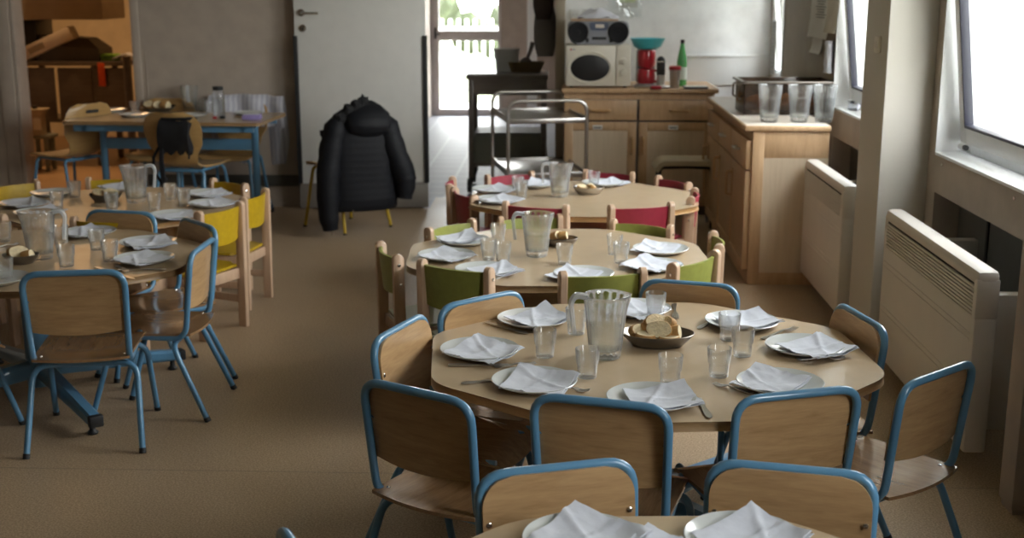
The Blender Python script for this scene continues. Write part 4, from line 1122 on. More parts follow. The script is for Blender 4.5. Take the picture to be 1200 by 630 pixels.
m = MB(); m.bb((BW * .40, -.008, bhh * .22), (BW * .63, .004, bhh * .34), .004); m.bb((BW * .30, -.006, bhh * .10), (BW * .35, .004, bhh * .30), .004); m.bb((BW * .68, -.006, bhh * .10), (BW * .73, .004, bhh * .30), .004); m.build('cassette_slot', M_black, bo)
# bag of bread board and wrappings on top of the stereo
q = MB(); q.box((0, 0, .008), (.34, .16, .014), .004); thing1(q, 'wooden_board', M_beech, 'thin wooden board lying on top of the portable stereo', 'board', None, (bx0 + BW * .44, MY + .16, zt + bhh))
q = MB()
q.sheet(lambda u, v: ((u - .5) * .30, (v - .5) * .14, .006 + .065 * math.sin(PI * u) * math.sin(PI * v) + .025 * noise.noise(Vector((u * 5, v * 5, 3)))), 18, 10, .002)
thing1(q, 'paper_bag', M_nap, 'crumpled pale bag on the board above the portable stereo', 'bag', None, (bx0 + BW * .50, MY + .16, zt + bhh + .016))
q = MB(); q.sheet(lambda u, v: ((u - .5) * .26, .02 * math.sin(u * 9 + v * 4), (v - .5) * .16 + .03 * noise.noise(Vector((u * 4, v * 4, 9)))), 14, 10, .002)
pw = at_y(735, 8, YR - .03); thing1(q, 'plastic_bag', M_pane, 'clear plastic bag hanging on the white wall above the stereo', 'bag', None, (pw.x - .02, YR - .022, pw.z))
for k, x in enumerate((674, 690)):
    pw = at_y(x, 17, YR); q = MB(); q.box((0, 0, 0), (.082, .022, .082), .006); q.tube([(0, -.010, 0), (0, -.013, 0)], .026, 18); q.box((0.012, -.014, 0), (.006, .004, .006), .001, 1); q.box((-.012, -.014, 0), (.006, .004, .006), .001, 1)
    thing1(q, 'wall_socket', [M_white, M_ink], ['left', 'right'][k] + ' white wall socket behind the portable stereo', 'socket', 'sockets behind the stereo', (pw.x, YR - .012, pw.z))
pw = at_y(735, 2, YR); q = MB(); q.box((0, 0, 0), (.16, .003, .13)); q.box((.0, -.002, .015), (.12, .002, .08), 0, 1)
thing1(q, 'poster', [M_paper, plain('poster_green', (.60, .68, .42), .8)], 'small pale green poster on the white wall at the top edge', 'poster', None, (pw.x, YR - .0005, pw.z + .02))
# coffee maker
p = on_top(757, 100); cm = tagged_empty('coffee_maker', 'red filter coffee maker beside the microwave', 'coffee maker', (p.x, p.y, CT))
k_ = (at_y(757, 57, p.y).z - CT)
m = MB(); m.lathe([(0, .016), (.060, .016), (.066, .03), (.066, k_ * .26), (.060, k_ * .44), (.05, k_ * .47), (0, k_ * .47)], 28); m.build('carafe', M_redp, cm)
m = MB(); m.lathe([(.0, k_ * .49), (.048, k_ * .49), (.064, k_ * .56), (.067, k_ * .90), (.060, k_ * .97), (0, k_ * .99)], 28); m.build('filter_holder', M_redp, cm)
m = MB(); m.tube(fillet([(.05, -.03, k_ * .42), (.095, -.05, k_ * .40), (.09, -.05, k_ * .12), (.055, -.03, k_ * .12)], .03), .008); m.build('handle', M_redp, cm)
m = MB(); m.bb((-.07, .05, .012), (.07, .12, k_ * .97), .015); m.build('tower', M_silver, cm)
m = MB(); m.lathe([(0, 0), (.075, 0), (.078, .006), (.075, .014), (0, .016)], 28); m.build('hotplate', M_silver, cm)
q = MB(); q.lathe([(0, 0), (.070, 0), (.10, .02), (.128, .075), (.131, .078), (.126, .076), (.098, .024), (.068, .006), (0, .006)], 36)
thing1(q, 'plastic_bowl', M_cyan, 'turquoise plastic bowl resting on the red coffee maker', 'bowl', None, (p.x + .005, p.y + .01, CT + k_ * .99))
p2 = on_top(766, 101); q = MB(); q.bb((-.17, -.11, .001), (.12, .02, .008), .003); q.bb((-.17, -.11, .007), (-.16, .02, .016), .002); q.bb((-.17, -.118, .007), (.12, -.108, .016), .002); thing1(q, 'steel_tray', M_steel, 'steel tray under the flask and before the coffee maker', 'tray', None, (p2.x + .02, p2.y - .035, CT))
p2 = on_top(774, 101); hh = at_y(774, 66, p2.y).z - CT
t_ = tagged_empty('vacuum_flask', 'tall flask, black above and steel below, beside the coffee maker', 'flask', (p2.x, p2.y - .0, CT + .0085)); hh -= .0085
m = MB(); m.lathe([(0, 0), (.028, 0), (.030, .004), (.030, hh * .36)], 24); m.lathe([(.0, 0), (.03, 0)], 24); m.build('body', M_steel, t_)
m = MB(); m.lathe([(.0305, hh * .36), (.0315, hh * .37), (.0315, hh * .86), (.029, hh * .92), (.012, hh), (0, hh)], 24); m.lathe([(0, hh * .36), (.0305, hh * .36)], 24); m.build('grip', M_black, t_)
m = MB(); m.lathe([(.0322, hh * .80), (.0325, hh * .82), (.0322, hh * .84)], 24); m.build('ring', M_chrome, t_)
p2 = on_top(790.5, 103); hh = at_y(790, 77, p2.y).z - CT
t_ = tagged_empty('travel_mug', 'steel travel mug with a red lid beside the green bottle', 'mug', (p2.x, p2.y, CT))
m = MB(); m.lathe([(0, 0), (.031, 0), (.033, .004), (.040, hh * .82), (0, hh * .82)], 28); m.build('body', M_steel, t_)
m = MB(); m.lathe([(0, hh * .82), (.043, hh * .82), (.044, hh * .86), (.043, hh * .96), (.036, hh), (0, hh)], 28); m.build('lid', M_redp, t_)
p2 = on_top(799, 101); hh = at_y(799, 46.5, p2.y + .03).z - CT
t_ = tagged_empty('bottle', 'green plastic bottle with dark cap at the right of the back sideboard', 'bottle', (p2.x, p2.y + .04, CT))
m = MB(); m.lathe([(0, 0), (.034, 0), (.037, .008), (.037, hh * .52), (.033, hh * .62), (.018, hh * .84), (.014, hh * .93), (0, hh * .93)], 28); m.build('body', M_greenb, t_)
m = MB(); m.lathe([(.0374, hh * .14), (.0378, hh * .15), (.0378, hh * .40), (.0374, hh * .41)], 28); m.build('label', M_label, t_)
m = MB(); m.lathe([(0, hh * .92), (.0155, hh * .92), (.016, hh), (0, hh)], 20); m.build('cap', M_black, t_)
p2 = on_top(769, 104.5); q = MB(); q.lathe([(0, 0), (.040, 0), (.042, .006), (.040, .016), (.034, .020), (0, .020)], 28); thing1(q, 'pot_lid', M_redp, 'small red lid lying at the front of the back sideboard', 'lid', None, (p2.x, p2.y + .035, CT + .0002))
p2 = on_top(816, 104); q = MB(); q.bb((-.085, -.03, .001), (.085, .10, .014), .004); q.bb((-.08, -.025, .0141), (.08, .095, .0155), .0005, 1); thing1(q, 'notebook', [M_ink, M_paper], 'white notebook lying flat at the right end of the back sideboard', 'notebook', None, (p2.x, p2.y + .02, CT))

# beige bentwood stool before the back sideboard
YT = 8.42; z_ = at_y(800, 189, YT).z; x0 = at_y(771, 190, YT).x
s_ = tagged_empty('stool', 'beige padded stool end sticking out between the back sideboard and the long one', 'stool', (x0, YT, 0))
m = MB()
def st(u, v):
    x = .40 * u; dz = -.055 * max(0, (.12 - u) / .12) ** 2
    return (x - .01 * max(0, (.1 - u) / .1), v * .30, z_ - .016 + dz)
m.sheet(st, 16, 4, .034); m.build('seat', M_pad, s_)
for (x, y) in ((.02, .03), (.02, .27), (.37, .03), (.37, .27)):
    m = MB(); m.tube(fillet([(.2, y, z_ - .044), (x, y, z_ - .05), (x - (.01 if x < .2 else -.01), y, 0)], .03), .010); m.build('leg', M_black, s_)

# ================================================================== STEEL TROLLEY
nl, nr = at_y(595.5, 125, 8.30), at_y(690, 125, 8.30); fl = at_y(563, 110, 9.02)
ax = (nr - nl); tw = ax.length; fa = math.atan2(fl.y - nl.y, fl.x - nl.x) - PI / 2
ztr = at_y(640, 119, 8.30).z; TL = (Vector((fl.x, fl.y)) - Vector((nl.x, nl.y))).length
tr = tagged_empty('serving_trolley', 'stainless steel serving trolley with hooped ends before the back sideboard', 'trolley', (nl.x, nl.y, 0), fa * .62)
for y in (0, TL):
    m = MB(); m.tube(fillet([(0, y, .10), (0, y, ztr), (tw, y, ztr), (tw, y, .10)], .085, 7), .0125, 12); m.build('end_hoop', M_steel, tr)
for zsh in (ztr - .13, ztr - .50, .15):
    m = MB(); m.bb((.012, .005, zsh - .006), (tw - .012, TL - .005, zsh), .002); m.bb((.012, -.006, zsh - .022), (tw - .012, .006, zsh + .012), .003); m.bb((.012, TL - .006, zsh - .022), (tw - .012, TL + .006, zsh + .012), .003); m.bb((-.002, 0, zsh - .022), (.014, TL, zsh + .022), .003); m.bb((tw - .014, 0, zsh - .022), (tw + .002, TL, zsh + .022), .003); m.build('shelf', M_steel, tr)
for x in (0, tw):
    for y in (0, TL):
        m = MB(); m.tube([(x, y, .105), (x, y, .075)], .010); m.tube([(x - .012, y, .05), (x + .012, y, .05)], .05, 20); m.build('castor', M_black, tr)

# ================================================================== DARK COUNTER IN THE CORRIDOR
YK = 9.86; kx0, kx1 = at_y(546, 88, YK).x, -.08; kz = at_y(590, 88, YK).z
ct = tagged_empty('rolling_counter', 'dark wheeled counter in the corridor doorway behind the steel trolley', 'counter', (kx0, YK, 0))
KW = kx1 - kx0; KD = .62
m = MB(); m.bb((0, 0, kz - .035), (KW, KD, kz), .005); m.build('top', M_oak_dark, ct)
for ya in (.02, KD - .04): MB().bb((.03, ya, kz - .16), (KW - .02, ya + .02, kz - .035)).build('apron', M_oak_dark, ct)
for x in (.035, KW - .035):
    for y in (.035, KD - .035): m = MB(); m.bb((x - .02, y - .02, .12), (x + .02, y + .02, kz - .03), .003); m.build('leg', M_oak_dark, ct)
m = MB(); m.bb((.02, .02, .22), (KW - .02, KD - .02, .245), .003); m.build('shelf', M_oak_dark, ct)
for x in (.02, KW - .05):
    for y in (.03, KD - .05):
        m = MB(); m.tube([(x - .016, y, .062), (x + .016, y, .062)], .06, 20); m.tube([(x, y, .06), (x + .02, y, .13)], .018); m.build('castor', M_black, ct)
q = MB(); q.plate(rpoly([(0, 0), (KW - .08, 0), (KW - .08, .44), (0, .44)], .05), [(-.03, 0), (0, .22), (.012, .225), (.012, .24), (0, .24)]); thing1(q, 'storage_tub', M_tub, 'grey green tub on the lower shelf of the dark wheeled counter', 'tub', None, (kx0 + .05, YK + .07, .2452), ang=30)
pb = at_z(596, 84, kz); q = MB(); q.lathe([(0, 0), (.085, 0), (.088, .01), (.105, .17), (.112, .172), (.112, .185), (.104, .185), (.084, .012), (0, .01)], 32); thing1(q, 'bucket', clear('translucent_bucket', (.9, .9, .88), .55, .5, .2, .3), 'pale plastic bucket on the dark corridor counter', 'bucket', None, (pb.x - .02, pb.y + .08, kz))
pb = at_z(613, 84, kz); q = MB(); q.lathe([(0, 0), (.80, 0), (1, .075), (1.03, .08), (.97, .08), (.78, .01), (0, .01)], 36, sx=.155, sy=.10); thing1(q, 'basket', M_wicker, 'woven brown basket in front of the pale bucket', 'basket', None, (pb.x + .02, pb.y + .02, kz))
q = MB(); q.tube([(0, 0, 0), (.04, 0, .10), (.06, 0, .17)], [.012, .014, .02]); q.ball((.0, -.0, .0), (.05, .03, .05), sub=2); thing1(q, 'wooden_ladle', M_oak_dark, 'dark ladle standing up out of the woven basket', 'ladle', None, (pb.x + .02, pb.y + .02, kz + .07))
# cloth bags hung in the doorway
def hung(name, lab, p0, p1, y, mat, seed, th=.07):
    a = at_y(*p0, y); b_ = at_y(*p1, y); w = abs(b_.x - a.x) / 2; h = abs(a.z - b_.z); cxh = (a.x + b_.x) / 2; top = max(a.z, b_.z); rings = []
    for i in range(12):
        f = i / 11; ww = w * (.45 + .6 * math.sin(PI * min(1, .12 + f * .80)) ** .7); rings.append([(ww * math.cos(t) * (1 + .06 * noise.noise(Vector((t, f * 3, seed)))), th * (.3 + .7 * math.sin(PI * min(.95, .1 + f))) * math.sin(t), -h * f) for t in [2 * PI * k / 24 for k in range(24)]])
    q = MB(); q.loft(rings); q.tube([(0, 0, -.005), (0, .02, .05), (0, th * .9, .06)], .006); return thing1(q, name, mat, lab, 'bag', None, (cxh, y, top))
hung('hanging_bag', 'rounded grey bag hanging in the corridor doorway', (626, 8), (652, 66), 9.74, plain('grey_bag', (.21, .205, .20), .7), 2)
hung('hanging_bag', 'dark brown bag hanging at the top of the corridor doorway', (625, -18), (648, 23), 9.60, plain('brown_bag', (.045, .03, .025), .8), 6, .05)

# ================================================================== TALL TABLE BY THE BACK WALL
TZ = .735
a, b_, c_ = at_z(88, 138, TZ), at_z(303, 144, TZ), at_z(336, 129.5, TZ)
ty0, ty1 = 8.36, 9.08; tx0, tx1 = a.x + .0, b_.x + .02
tb = tagged_empty('dining_table', 'tall rectangular table with blue steel frame against the back wall', 'table', ((tx0 + tx1) / 2, (ty0 + ty1) / 2, 0), R(-2.5))
w2, d2 = (tx1 - tx0) / 2, (ty1 - ty0) / 2
m = MB(); m.plate(rpoly([(-w2, -d2), (w2, -d2), (w2, d2), (-w2, d2)], .03), [(-.002, TZ - .025), (0, TZ - .022), (0, TZ - .003), (-.002, TZ)], 0, 1); m.build('tabletop', [M_top, M_edge], tb)
m = MB(); m.bb((-w2 + .06, -d2 + .05, TZ - .075), (w2 - .06, -d2 + .08, TZ - .026), .004); m.bb((-w2 + .06, d2 - .08, TZ - .075), (w2 - .06, d2 - .05, TZ - .026), .004); m.bb((-w2 + .12, -d2 + .05, TZ - .075), (-w2 + .16, d2 - .05, TZ - .026), .004); m.bb((w2 - .16, -d2 + .05, TZ - .075), (w2 - .12, d2 - .05, TZ - .026), .004); m.build('frame', M_blue, tb)
for sx in (-1, 1):
    x = sx * (w2 - .14)
    m = MB(); m.tube([(x, 0, .05), (x, 0, TZ - .05)], .026, 14); l = m.build('leg', M_blue, tb)
    m = MB(); m.bb((x - .03, -.30, .025), (x + .03, .30, .065), .012); m.build('foot', M_blue, l)
    m = MB(); m.bb((x - .032, -.31, 0), (x + .032, -.26, .035), .006); m.bb((x - .032, .26, 0), (x + .032, .31, .035), .006); m.build('foot_cap', M_black, l)
m = MB(); m.bb((-w2 + .14, -.015, TZ - .235), (w2 - .14, .015, TZ - .155), .006); m.build('crossbar', M_blue, tb)
T = 'the tall back wall table'
for (p, w) in (((131, 129), 'at the far left'), ((158, 134.5), 'at the front left'), ((224, 135), 'in the middle'), ((291, 132.5), 'at the right beside the lilac box')): plate(p, TZ, f'white plate {w} of {T}', 'plates on the back table', .115)
for (p, w) in (((158, 132), 'between the two left plates'), ((200, 128), 'behind the left food dish'), ((238, 130), 'right of the jug'), ((245, 132), 'just left of the capped bottle')): tumbler(p, TZ, f'clear tumbler {w} of {T}', 'tumblers on the back table')
pitcher((223, 130), TZ, 100, 'clear water jug on the tall back wall table', s=1.05)
for k, p in enumerate(((185, 130.5), (306, 128))):
    dish(p, TZ, .13, .08, .03, 0, ['dark food dish left on the tall back wall table', 'dark bread dish at the right end of the tall back wall table'][k])
    bl = at_z(*p, TZ)
    for j, (dx, r_) in enumerate([(-.06, .035), (.0, .05 if k else .035), (.06, .04)]): bread((bl.x + dx, bl.y, TZ + .045 + (.015 if k and j == 1 else 0)), r_, .045, (50 + 20 * j, 15 * k, 40 * j), ['left', 'middle', 'right'][j] + (' bread chunk in the right end dish' if k else ' bread bit in the left food dish') + ' of the back wall table', 60 + 3 * k + j, 'food on the back wall table')
p = at_z(257, 136, TZ); hh = at_y(257, 101, p.y).z - TZ
t_ = tagged_empty('water_bottle', 'clear bottle with black cap on the tall back wall table', 'bottle', (p.x, p.y, TZ))
m = MB(); m.lathe([(0, 0), (.042, 0), (.045, .006), (.045, hh * .72), (.036, hh * .84), (.034, hh * .88), (0, hh * .88)], 28); m.build('body', M_jug, t_)
m = MB(); m.lathe([(0, .006), (.041, .006), (.041, hh * .6), (0, hh * .6)], 28); m.build('water', M_water, t_)
m = MB(); m.lathe([(0, hh * .87), (.037, hh * .87), (.038, hh * .89), (.038, hh), (0, hh)], 28); m.build('cap', M_black, t_)
p = at_z(295, 140, TZ); q = MB(); q.box((0, 0, .018), (.125, .075, .034), .004); q.box((.0, -.001, .036), (.10, .06, .001), 0, 1); thing1(q, 'card_box', [M_purple, M_nap], 'flat lilac box at the front right of the tall back wall table', 'box', None, (p.x, p.y + .01, TZ + .0002))
p = at_z(252, 139, TZ); q = MB(); q.box((0, 0, .008), (.03, .02, .015), .004); thing1(q, 'sweet_wrapper', M_redp, 'tiny red wrapper at the front edge of the back wall table', 'wrapper', None, (p.x, p.y, TZ + .0005))
p = at_z(261, 139, TZ); q = MB(); q.box((0, 0, .010), (.035, .025, .018), .005); thing1(q, 'sweet_wrapper', M_black, 'tiny black wrapper at the front edge of the back wall table', 'wrapper', None, (p.x, p.y, TZ + .0005))

# ================================================================== SHELL CHAIRS
def shell_chair(label, loc, rz, legm, group):
    root = tagged_empty('shell_chair', label, 'chair', (*loc, 0), R(rz), group)
    prof = fillet([(0, .215, .425), (0, .17, .452), (0, -.02, .438), (0, -.20, .445), (0, -.255, .62), (0, -.29, .825)], [.03, .08, .10, .12], 6)
    n = len(prof) - 1; Ls = [0]
    for i in range(n): Ls.append(Ls[-1] + (prof[i + 1] - prof[i]).length)
    def wdt(f):
        pts = [(0, .165), (.06, .20), (.25, .205), (.44, .165), (.52, .145), (.62, .16), (.75, .205), (.85, .215), (.93, .20), (.975, .165), (1., .10)]
        for (f0, w0), (f1, w1) in zip(pts, pts[1:]):
            if f <= f1: t = (f - f0) / (f1 - f0); t = t * t * (3 - 2 * t); return w0 + (w1 - w0) * t
        return .1
    def fn(u, v):
        s = u * 2 - 1; d = v * Ls[-1]; i = 0
        while i < n - 1 and Ls[i + 1] < d: i += 1
        t = (d - Ls[i]) / (Ls[i + 1] - Ls[i]); p = prof[i].lerp(prof[i + 1], t); back = max(0, min(1, (v - .5) / .2))
        return (s * wdt(v), p.y + .035 * s * s * back, p.z + .012 * s * s * (1 - back))
    m = MB(); m.sheet(fn, 14, 40, .010); sh = m.build('shell', M_shell, root, ang=60)
    m = MB(); c = fn(.5, .93); O = rpoly([(-.055, -.012), (.055, -.012), (.055, .012), (-.055, .012)], .011); m.loft([[(x, c[1] + .0 - .0075, c[2] + z) for x, z in O], [(x, c[1] + .0075, c[2] + z) for x, z in O]]); m.build('grip_slot', M_black, sh)
    m = MB(); m.tube(fillet([(-.13, .15, .425), (-.13, -.16, .42), (.13, -.16, .42), (.13, .15, .425)], .03), .010, closed=False); m.build('under_frame', legm, root)
    for sx in (-1, 1):
        for (y, yf) in ((.14, .205), (-.15, -.24)):
            m = MB(); m.tube(fillet([(0, y, .425), (sx * .165, y, .425), (sx * .205, yf, 0)], .035), .0115, 10); l = m.build('leg', legm, root)
            m = MB(); m.tube([(sx * .2035, yf * .99, .012), (sx * .205, yf, 0)], .0135, 10); m.build('foot_cap', M_black, l)
    return root
GC = 'plywood shell chairs at the back'
p = at_y(207, 170, 8.10); front_chair = shell_chair('plywood shell chair draped with a black bag before the back wall table', (p.x + .02, 8.36), -12, M_blue, GC)
p = at_y(90, 150, 8.75); shell_chair('plywood shell chair turned aside at the left end of the back wall table', (p.x - .12, 8.86), 62, M_blue, GC)
p = at_y(190, 110, 9.0); shell_chair('plywood shell chair peeping up behind the back wall table', (p.x, 8.86), 180, M_blue, GC)
p = at_y(280, 150, 9.0); chc = shell_chair('shell chair under a striped grey cloth at the right of the back wall table', (p.x - .02, 8.86), 178, M_blue, GC)
# black bag on the front shell chair
bg_ = tagged_empty('shoulder_bag', 'black bag with dangling straps hung on the shell chair', 'bag', (0, 0, 0)); pb = at_y(206, 139, 8.06)
bg_.location = (pb.x, 8.075, pb.z); bg_.rotation_euler = (0, 0, R(-12))
m = MB(); m.sheet(lambda u, v: ((u - .5) * (.215 + .02 * v), -.02 - .035 * math.sin(PI * min(1, v * 1.05)) + .008 * noise.noise(Vector((u * 4, v * 4, 2))), -.02 - v * .20 - (.02 * math.sin(u * 22) if v > .95 else 0)), 14, 12, .045); m.sheet(lambda u, v: ((u - .5) * .215, -.02 + .10 * v, -.005 + .012 * math.sin(PI * v)), 8, 6, .012); m.build('body', M_blackm, bg_)
for x, l in ((-.10, .34), (-.085, .30), (.10, .14), (.03, .06), (-.02, .05)):
    m = MB(); m.tube([(x, -.04, -.10), (x * 1.08, -.055, -.12 - l * .5), (x * 1.02, -.05, -.12 - l)], .010 if l > .2 else .007); m.build('strap', M_blackm, bg_)
m = MB(); m.tube([(-.10, -.04, -.16), (-.17, -.03, -.26), (-.18, -.02, -.36), (-.13, -.02, -.43), (-.08, -.03, -.40)], .011); m.build('strap_loop', M_blackm, bg_)
# striped cloth over the chair behind the table
q = MB()
def dr(u, v):
    x = (u - .5) * (.56 + .10 * abs(v - .4)); s = (v - .42)
    z = .86 - 1.35 * max(0, abs(s) - .04) * (.44 if s < 0 else .72) + .012 * noise.noise(Vector((u * 5, v * 5, 1)))
    y = (.35 * s if abs(s) < .10 else .035 * (1 if s > 0 else -1) + .06 * s) + .018 * math.sin(u * 17 + v * 3)
    return (x, y, z - .03 * abs(u - .5))
q.sheet(dr, 28, 28, .006)
thing1(q, 'striped_cloth', M_cloth, 'striped grey-white cloth draped over a chair behind the back wall table', 'cloth', None, (p.x + .03, 9.135, 0), 0)

# ================================================================== JACKET CHAIR
fa_, fb_ = at_z(408, 276), at_z(455, 265)
mid = (fa_ + fb_) / 2; d = fb_ - fa_; rz = math.degrees(math.atan2(d.y, d.x)) - 8
off = Vector((math.sin(R(rz)), -math.cos(R(rz)))) * -.24
jc = shell_chair('chair with yellow legs wearing a black jacket before the white door', (mid.x + off.x, mid.y + off.y), rz, M_yellow, 'chairs with yellow legs')
jk = tagged_empty('jacket', 'black hooded padded jacket hung over the yellow-legged chair', 'jacket', (mid.x - .045, mid.y - .02, 0), R(rz * .45))
ztop = at_y(415, 118, mid.y).z; zb = .17
def jring(f, w, d_, cx=0., cy=0., z=None, n=28, wob=.0, seed=0):
    out = []
    for k in range(n):
        t = 2 * PI * k / n; r_ = 1 + wob * noise.noise(Vector((math.cos(t) * 1.5, math.sin(t) * 1.5, f * 4 + seed)))
        out.append((cx + w * math.copysign(abs(math.cos(t)) ** .8, math.cos(t)) * r_, cy + d_ * math.copysign(abs(math.sin(t)) ** .8, math.sin(t)) * r_, z))
    return out
m = MB(); prof = [(0, .07, .05), (.03, .12, .075), (.08, .175, .10), (.16, .215, .115), (.3, .240, .125), (.5, .235, .13), (.7, .235, .13), (.86, .24, .135), (.97, .245, .135), (1., .235, .12)]
m.loft([jring(f, w_, d_, -.01 * f, -.03 - .02 * f, ztop - .03 - f * (ztop - zb - .03) , wob=.08, seed=1) for f, w_, d_ in prof]); m.build('body', M_jacket, jk)
for sx, zz, out in ((-1, .05, .25), (1, .235, .285)):
    pts = [Vector((sx * .11, -.05, ztop - .10)), Vector((sx * .175, -.085, ztop - .17)), Vector((sx * .215, -.10, ztop - .32)), Vector((sx * (out - .005), -.12, ztop - .5)), Vector((sx * out, -.125, zz + .10)), Vector((sx * (out - .01), -.13, zz))]
    rads = [.055, .078, .082, .080, .070, .052]; P = []; Q = []
    for i in range(len(pts) - 1):
        for k in range(4): t = k / 4; P.append(pts[i].lerp(pts[i + 1], t)); Q.append((rads[i] + (rads[i + 1] - rads[i]) * t) * (1 + .05 * math.sin((i * 4 + k) * 1.9)))
    P.append(pts[-1]); Q.append(rads[-1]); m = MB(); m.tube(P, Q, 16); m.build('sleeve', M_jacket, jk)
m = MB(); m.loft([jring(f, w_, d_, .035, cy, z, wob=.12, seed=4) for f, w_, d_, cy, z in [(0, .05, .03, -.03, ztop + .005), (.15, .10, .055, -.06, ztop - .025), (.35, .155, .085, -.10, ztop - .075), (.6, .165, .085, -.125, ztop - .14), (.8, .14, .065, -.135, ztop - .19), (1, .075, .03, -.13, ztop - .225)]]); m.build('hood', M_jacket, jk)
m = MB(); random.seed(4)
for k in range(16):
    t = k / 15; x = .03 - .27 * t; z = ztop - .01 - .20 * t ** 1.6 + .02 * math.sin(k * 2.1); m.ball((x, -.07 - .04 * math.sin(PI * t), z), (.035, .035, .04), sub=2, jit=.6, seed=k)
m.build('fur_collar', M_fur, jk)
m = MB(); m.tube([(-.245, -.19, .05), (-.245, -.19, .02)], .005, mi=0); m.tube([(-.10, -.21, .19), (-.10, -.21, .14)], .005); m.build('zip_pull', M_chrome, jk)

# ================================================================== PAPERS AND SMALL THINGS ON THE WINDOW WALL
def sheet_on_wall(px0, px1, label, lines=0, mat=None, name='notice'):
    a = at_x(*px0, XW - .006); b_ = at_x(*px1, XW - .006); q = MB(); w = abs(a.y - b_.y); h = abs(a.z - b_.z)
    q.sheet(lambda u, v: (.004 * math.sin(u * 5) - .02 * (1 - v) ** 3, (u - .5) * w, (v - .5) * h), 8, 8, .001)
    for k in range(lines): q.box((-.024 * 0 - .006, -.02, h * (.32 - .055 * k)), (.001, w * (.55 - .1 * (k % 3)), h * .014), 0, 1)
    return thing1(q, name, [mat or M_paper, M_ink], label, 'paper', 'papers pinned to the window wall', (XW - .012, (a.y + b_.y) / 2, (a.z + b_.z) / 2))
sheet_on_wall((954, -12), (973, 47), 'large printed notice pinned on the window wall beside the far window', 8)
sheet_on_wall((973, -12), (983, 40), 'plain buff notice overlapping the printed one nearest the far window', 0, plain('buff_paper', (.60, .55, .47), .9))
sheet_on_wall((954, 44), (964, 64), 'small sheet pinned below the large printed notice', 0)
a = at_x(972, 48, XW - .03); b_ = at_x(972, 86, XW - .03); h = a.z - b_.z; q = MB(); q.loft([[(.022 * math.cos(t) * (1 + .35 * noise.noise(Vector((t * 2, f * 6, 0)))), .05 * math.sin(t) * (1 + .35 * noise.noise(Vector((t * 2, f * 6, 5)))), -h * f) for t in [2 * PI * k / 18 for k in range(18)]] for f in [i / 11 for i in range(12)]]); q.tube([(.012, 0, -.01), (.024, 0, .0)], .006)
thing1(q, 'plastic_sleeve', M_nap, 'crinkled white plastic sleeve hanging under the notices', 'sleeve', None, (XW - .03, a.y, a.z), ang=25)
a = at_x(911, 24, XW - .02); b_ = at_x(903, 84, XW - .02); q = MB(); w = .20; h = a.z - b_.z
q.box((0, 0, 0), (.003, w, h)); 
for k in range(11): q.box((-.002, .01, h * (.38 - .075 * k)), (.001, w * (.62 - .12 * (k % 3)), h * .013), 0, 1)
thing1(q, 'notice', [plain('grey_notice', (.55, .56, .57), .8), plain('pale_ink', (.36, .38, .42), .9)], 'long grey printed notice taped in the corner window', 'paper', None, (XW - .045, 9.22, (a.z + b_.z) / 2))
p = at_x(1030.5, 52, 1.41); sw = tagged_empty('wall_switch', 'small white rocker switch on the near face of the pillar', 'switch', (1.41, p.y, p.z))
m = MB(); m.bb((-.014, -.036, -.036), (0, .036, .036), .004); m.build('plate', M_cream, sw)
m = MB(); m.bb((-.019, -.012, -.018), (-.012, .012, .018), .003); m.build('rocker', M_rad, sw)
p = at_x(1004, 126, XW + .1); q = MB(); q.ball((0, 0, .02), (.035, .05, .022), sub=2, jit=.4, seed=2); thing1(q, 'crumpled_tissue', M_nap, 'crumpled white tissue on the sill of the far window', 'tissue', None, (XW + .06, p.y - .1, SILL))

# ================================================================== KITCHEN THROUGH THE LEFT OPENING
def pxbox(name, lab, cat, x0, y0, x1, y1, Y, dep, mat, bev=.006, group=None, extra=None):
    a = at_y(x0, y1, Y); b_ = at_y(x1, y0, Y); W_ = b_.x - a.x; H_ = b_.z - a.z; q = MB(); q.bb((0, 0, 0), (W_, dep, H_), bev)
    if extra: extra(q, W_, H_, dep)
    return thing1(q, name, mat, lab, cat, group, (a.x, Y, a.z))
KY = 11.3; kzt = at_y(80, 72, KY).z
kc = tagged_empty('kitchen_counter', 'long dark work counter in the lit kitchen', 'counter', (at_y(10, 72, KY).x, KY, 0)); kw = at_y(148, 72, KY).x - kc.location.x
m = MB(); m.bb((0, 0, kzt - .04), (kw, .65, kzt), .006); m.build('worktop', M_dish, kc)
for k in range(3):
    m = MB(); m.bb((.08 + k * kw / 3.1, .03, .42), (.08 + (k + .9) * kw / 3.1, .06, kzt - .06), .004); m.build('drawer_front', M_oak_dark, kc)
for x in (.03, kw * .68, kw - .05):
    for y in (.04, .58): m = MB(); m.bb((x, y, 0), (x + .05, y + .05, kzt - .04), .004); m.build('leg', M_oak_dark, kc)
m = MB(); m.bb((.05, .05, .40), (kw * .7, .6, .43), .004); m.build('lower_shelf', M_oak_dark, kc)
hd = pxbox('cooker_hood', 'tan metal hood hanging over the kitchen counter', 'hood', 12, -40, 116, 23, KY + .05, .6, M_tan)
q = MB(); a = at_y(20, -8, KY); b_ = at_y(21, 17, KY); q.tube([(0, 0, a.z - b_.z), (0, 0, .03)], .022, 10); q.ball((0, 0, .02), (.028, .02, .03)); thing1(q, 'hanging_ladle', M_cream, 'pale utensil hanging before the kitchen hood', 'utensil', None, (b_.x, KY + .02, b_.z))
q = MB(); a = at_y(42, 63, KY + .1); b_ = at_y(113, 33, KY + .1); W_ = b_.x - a.x; H_ = b_.z - a.z
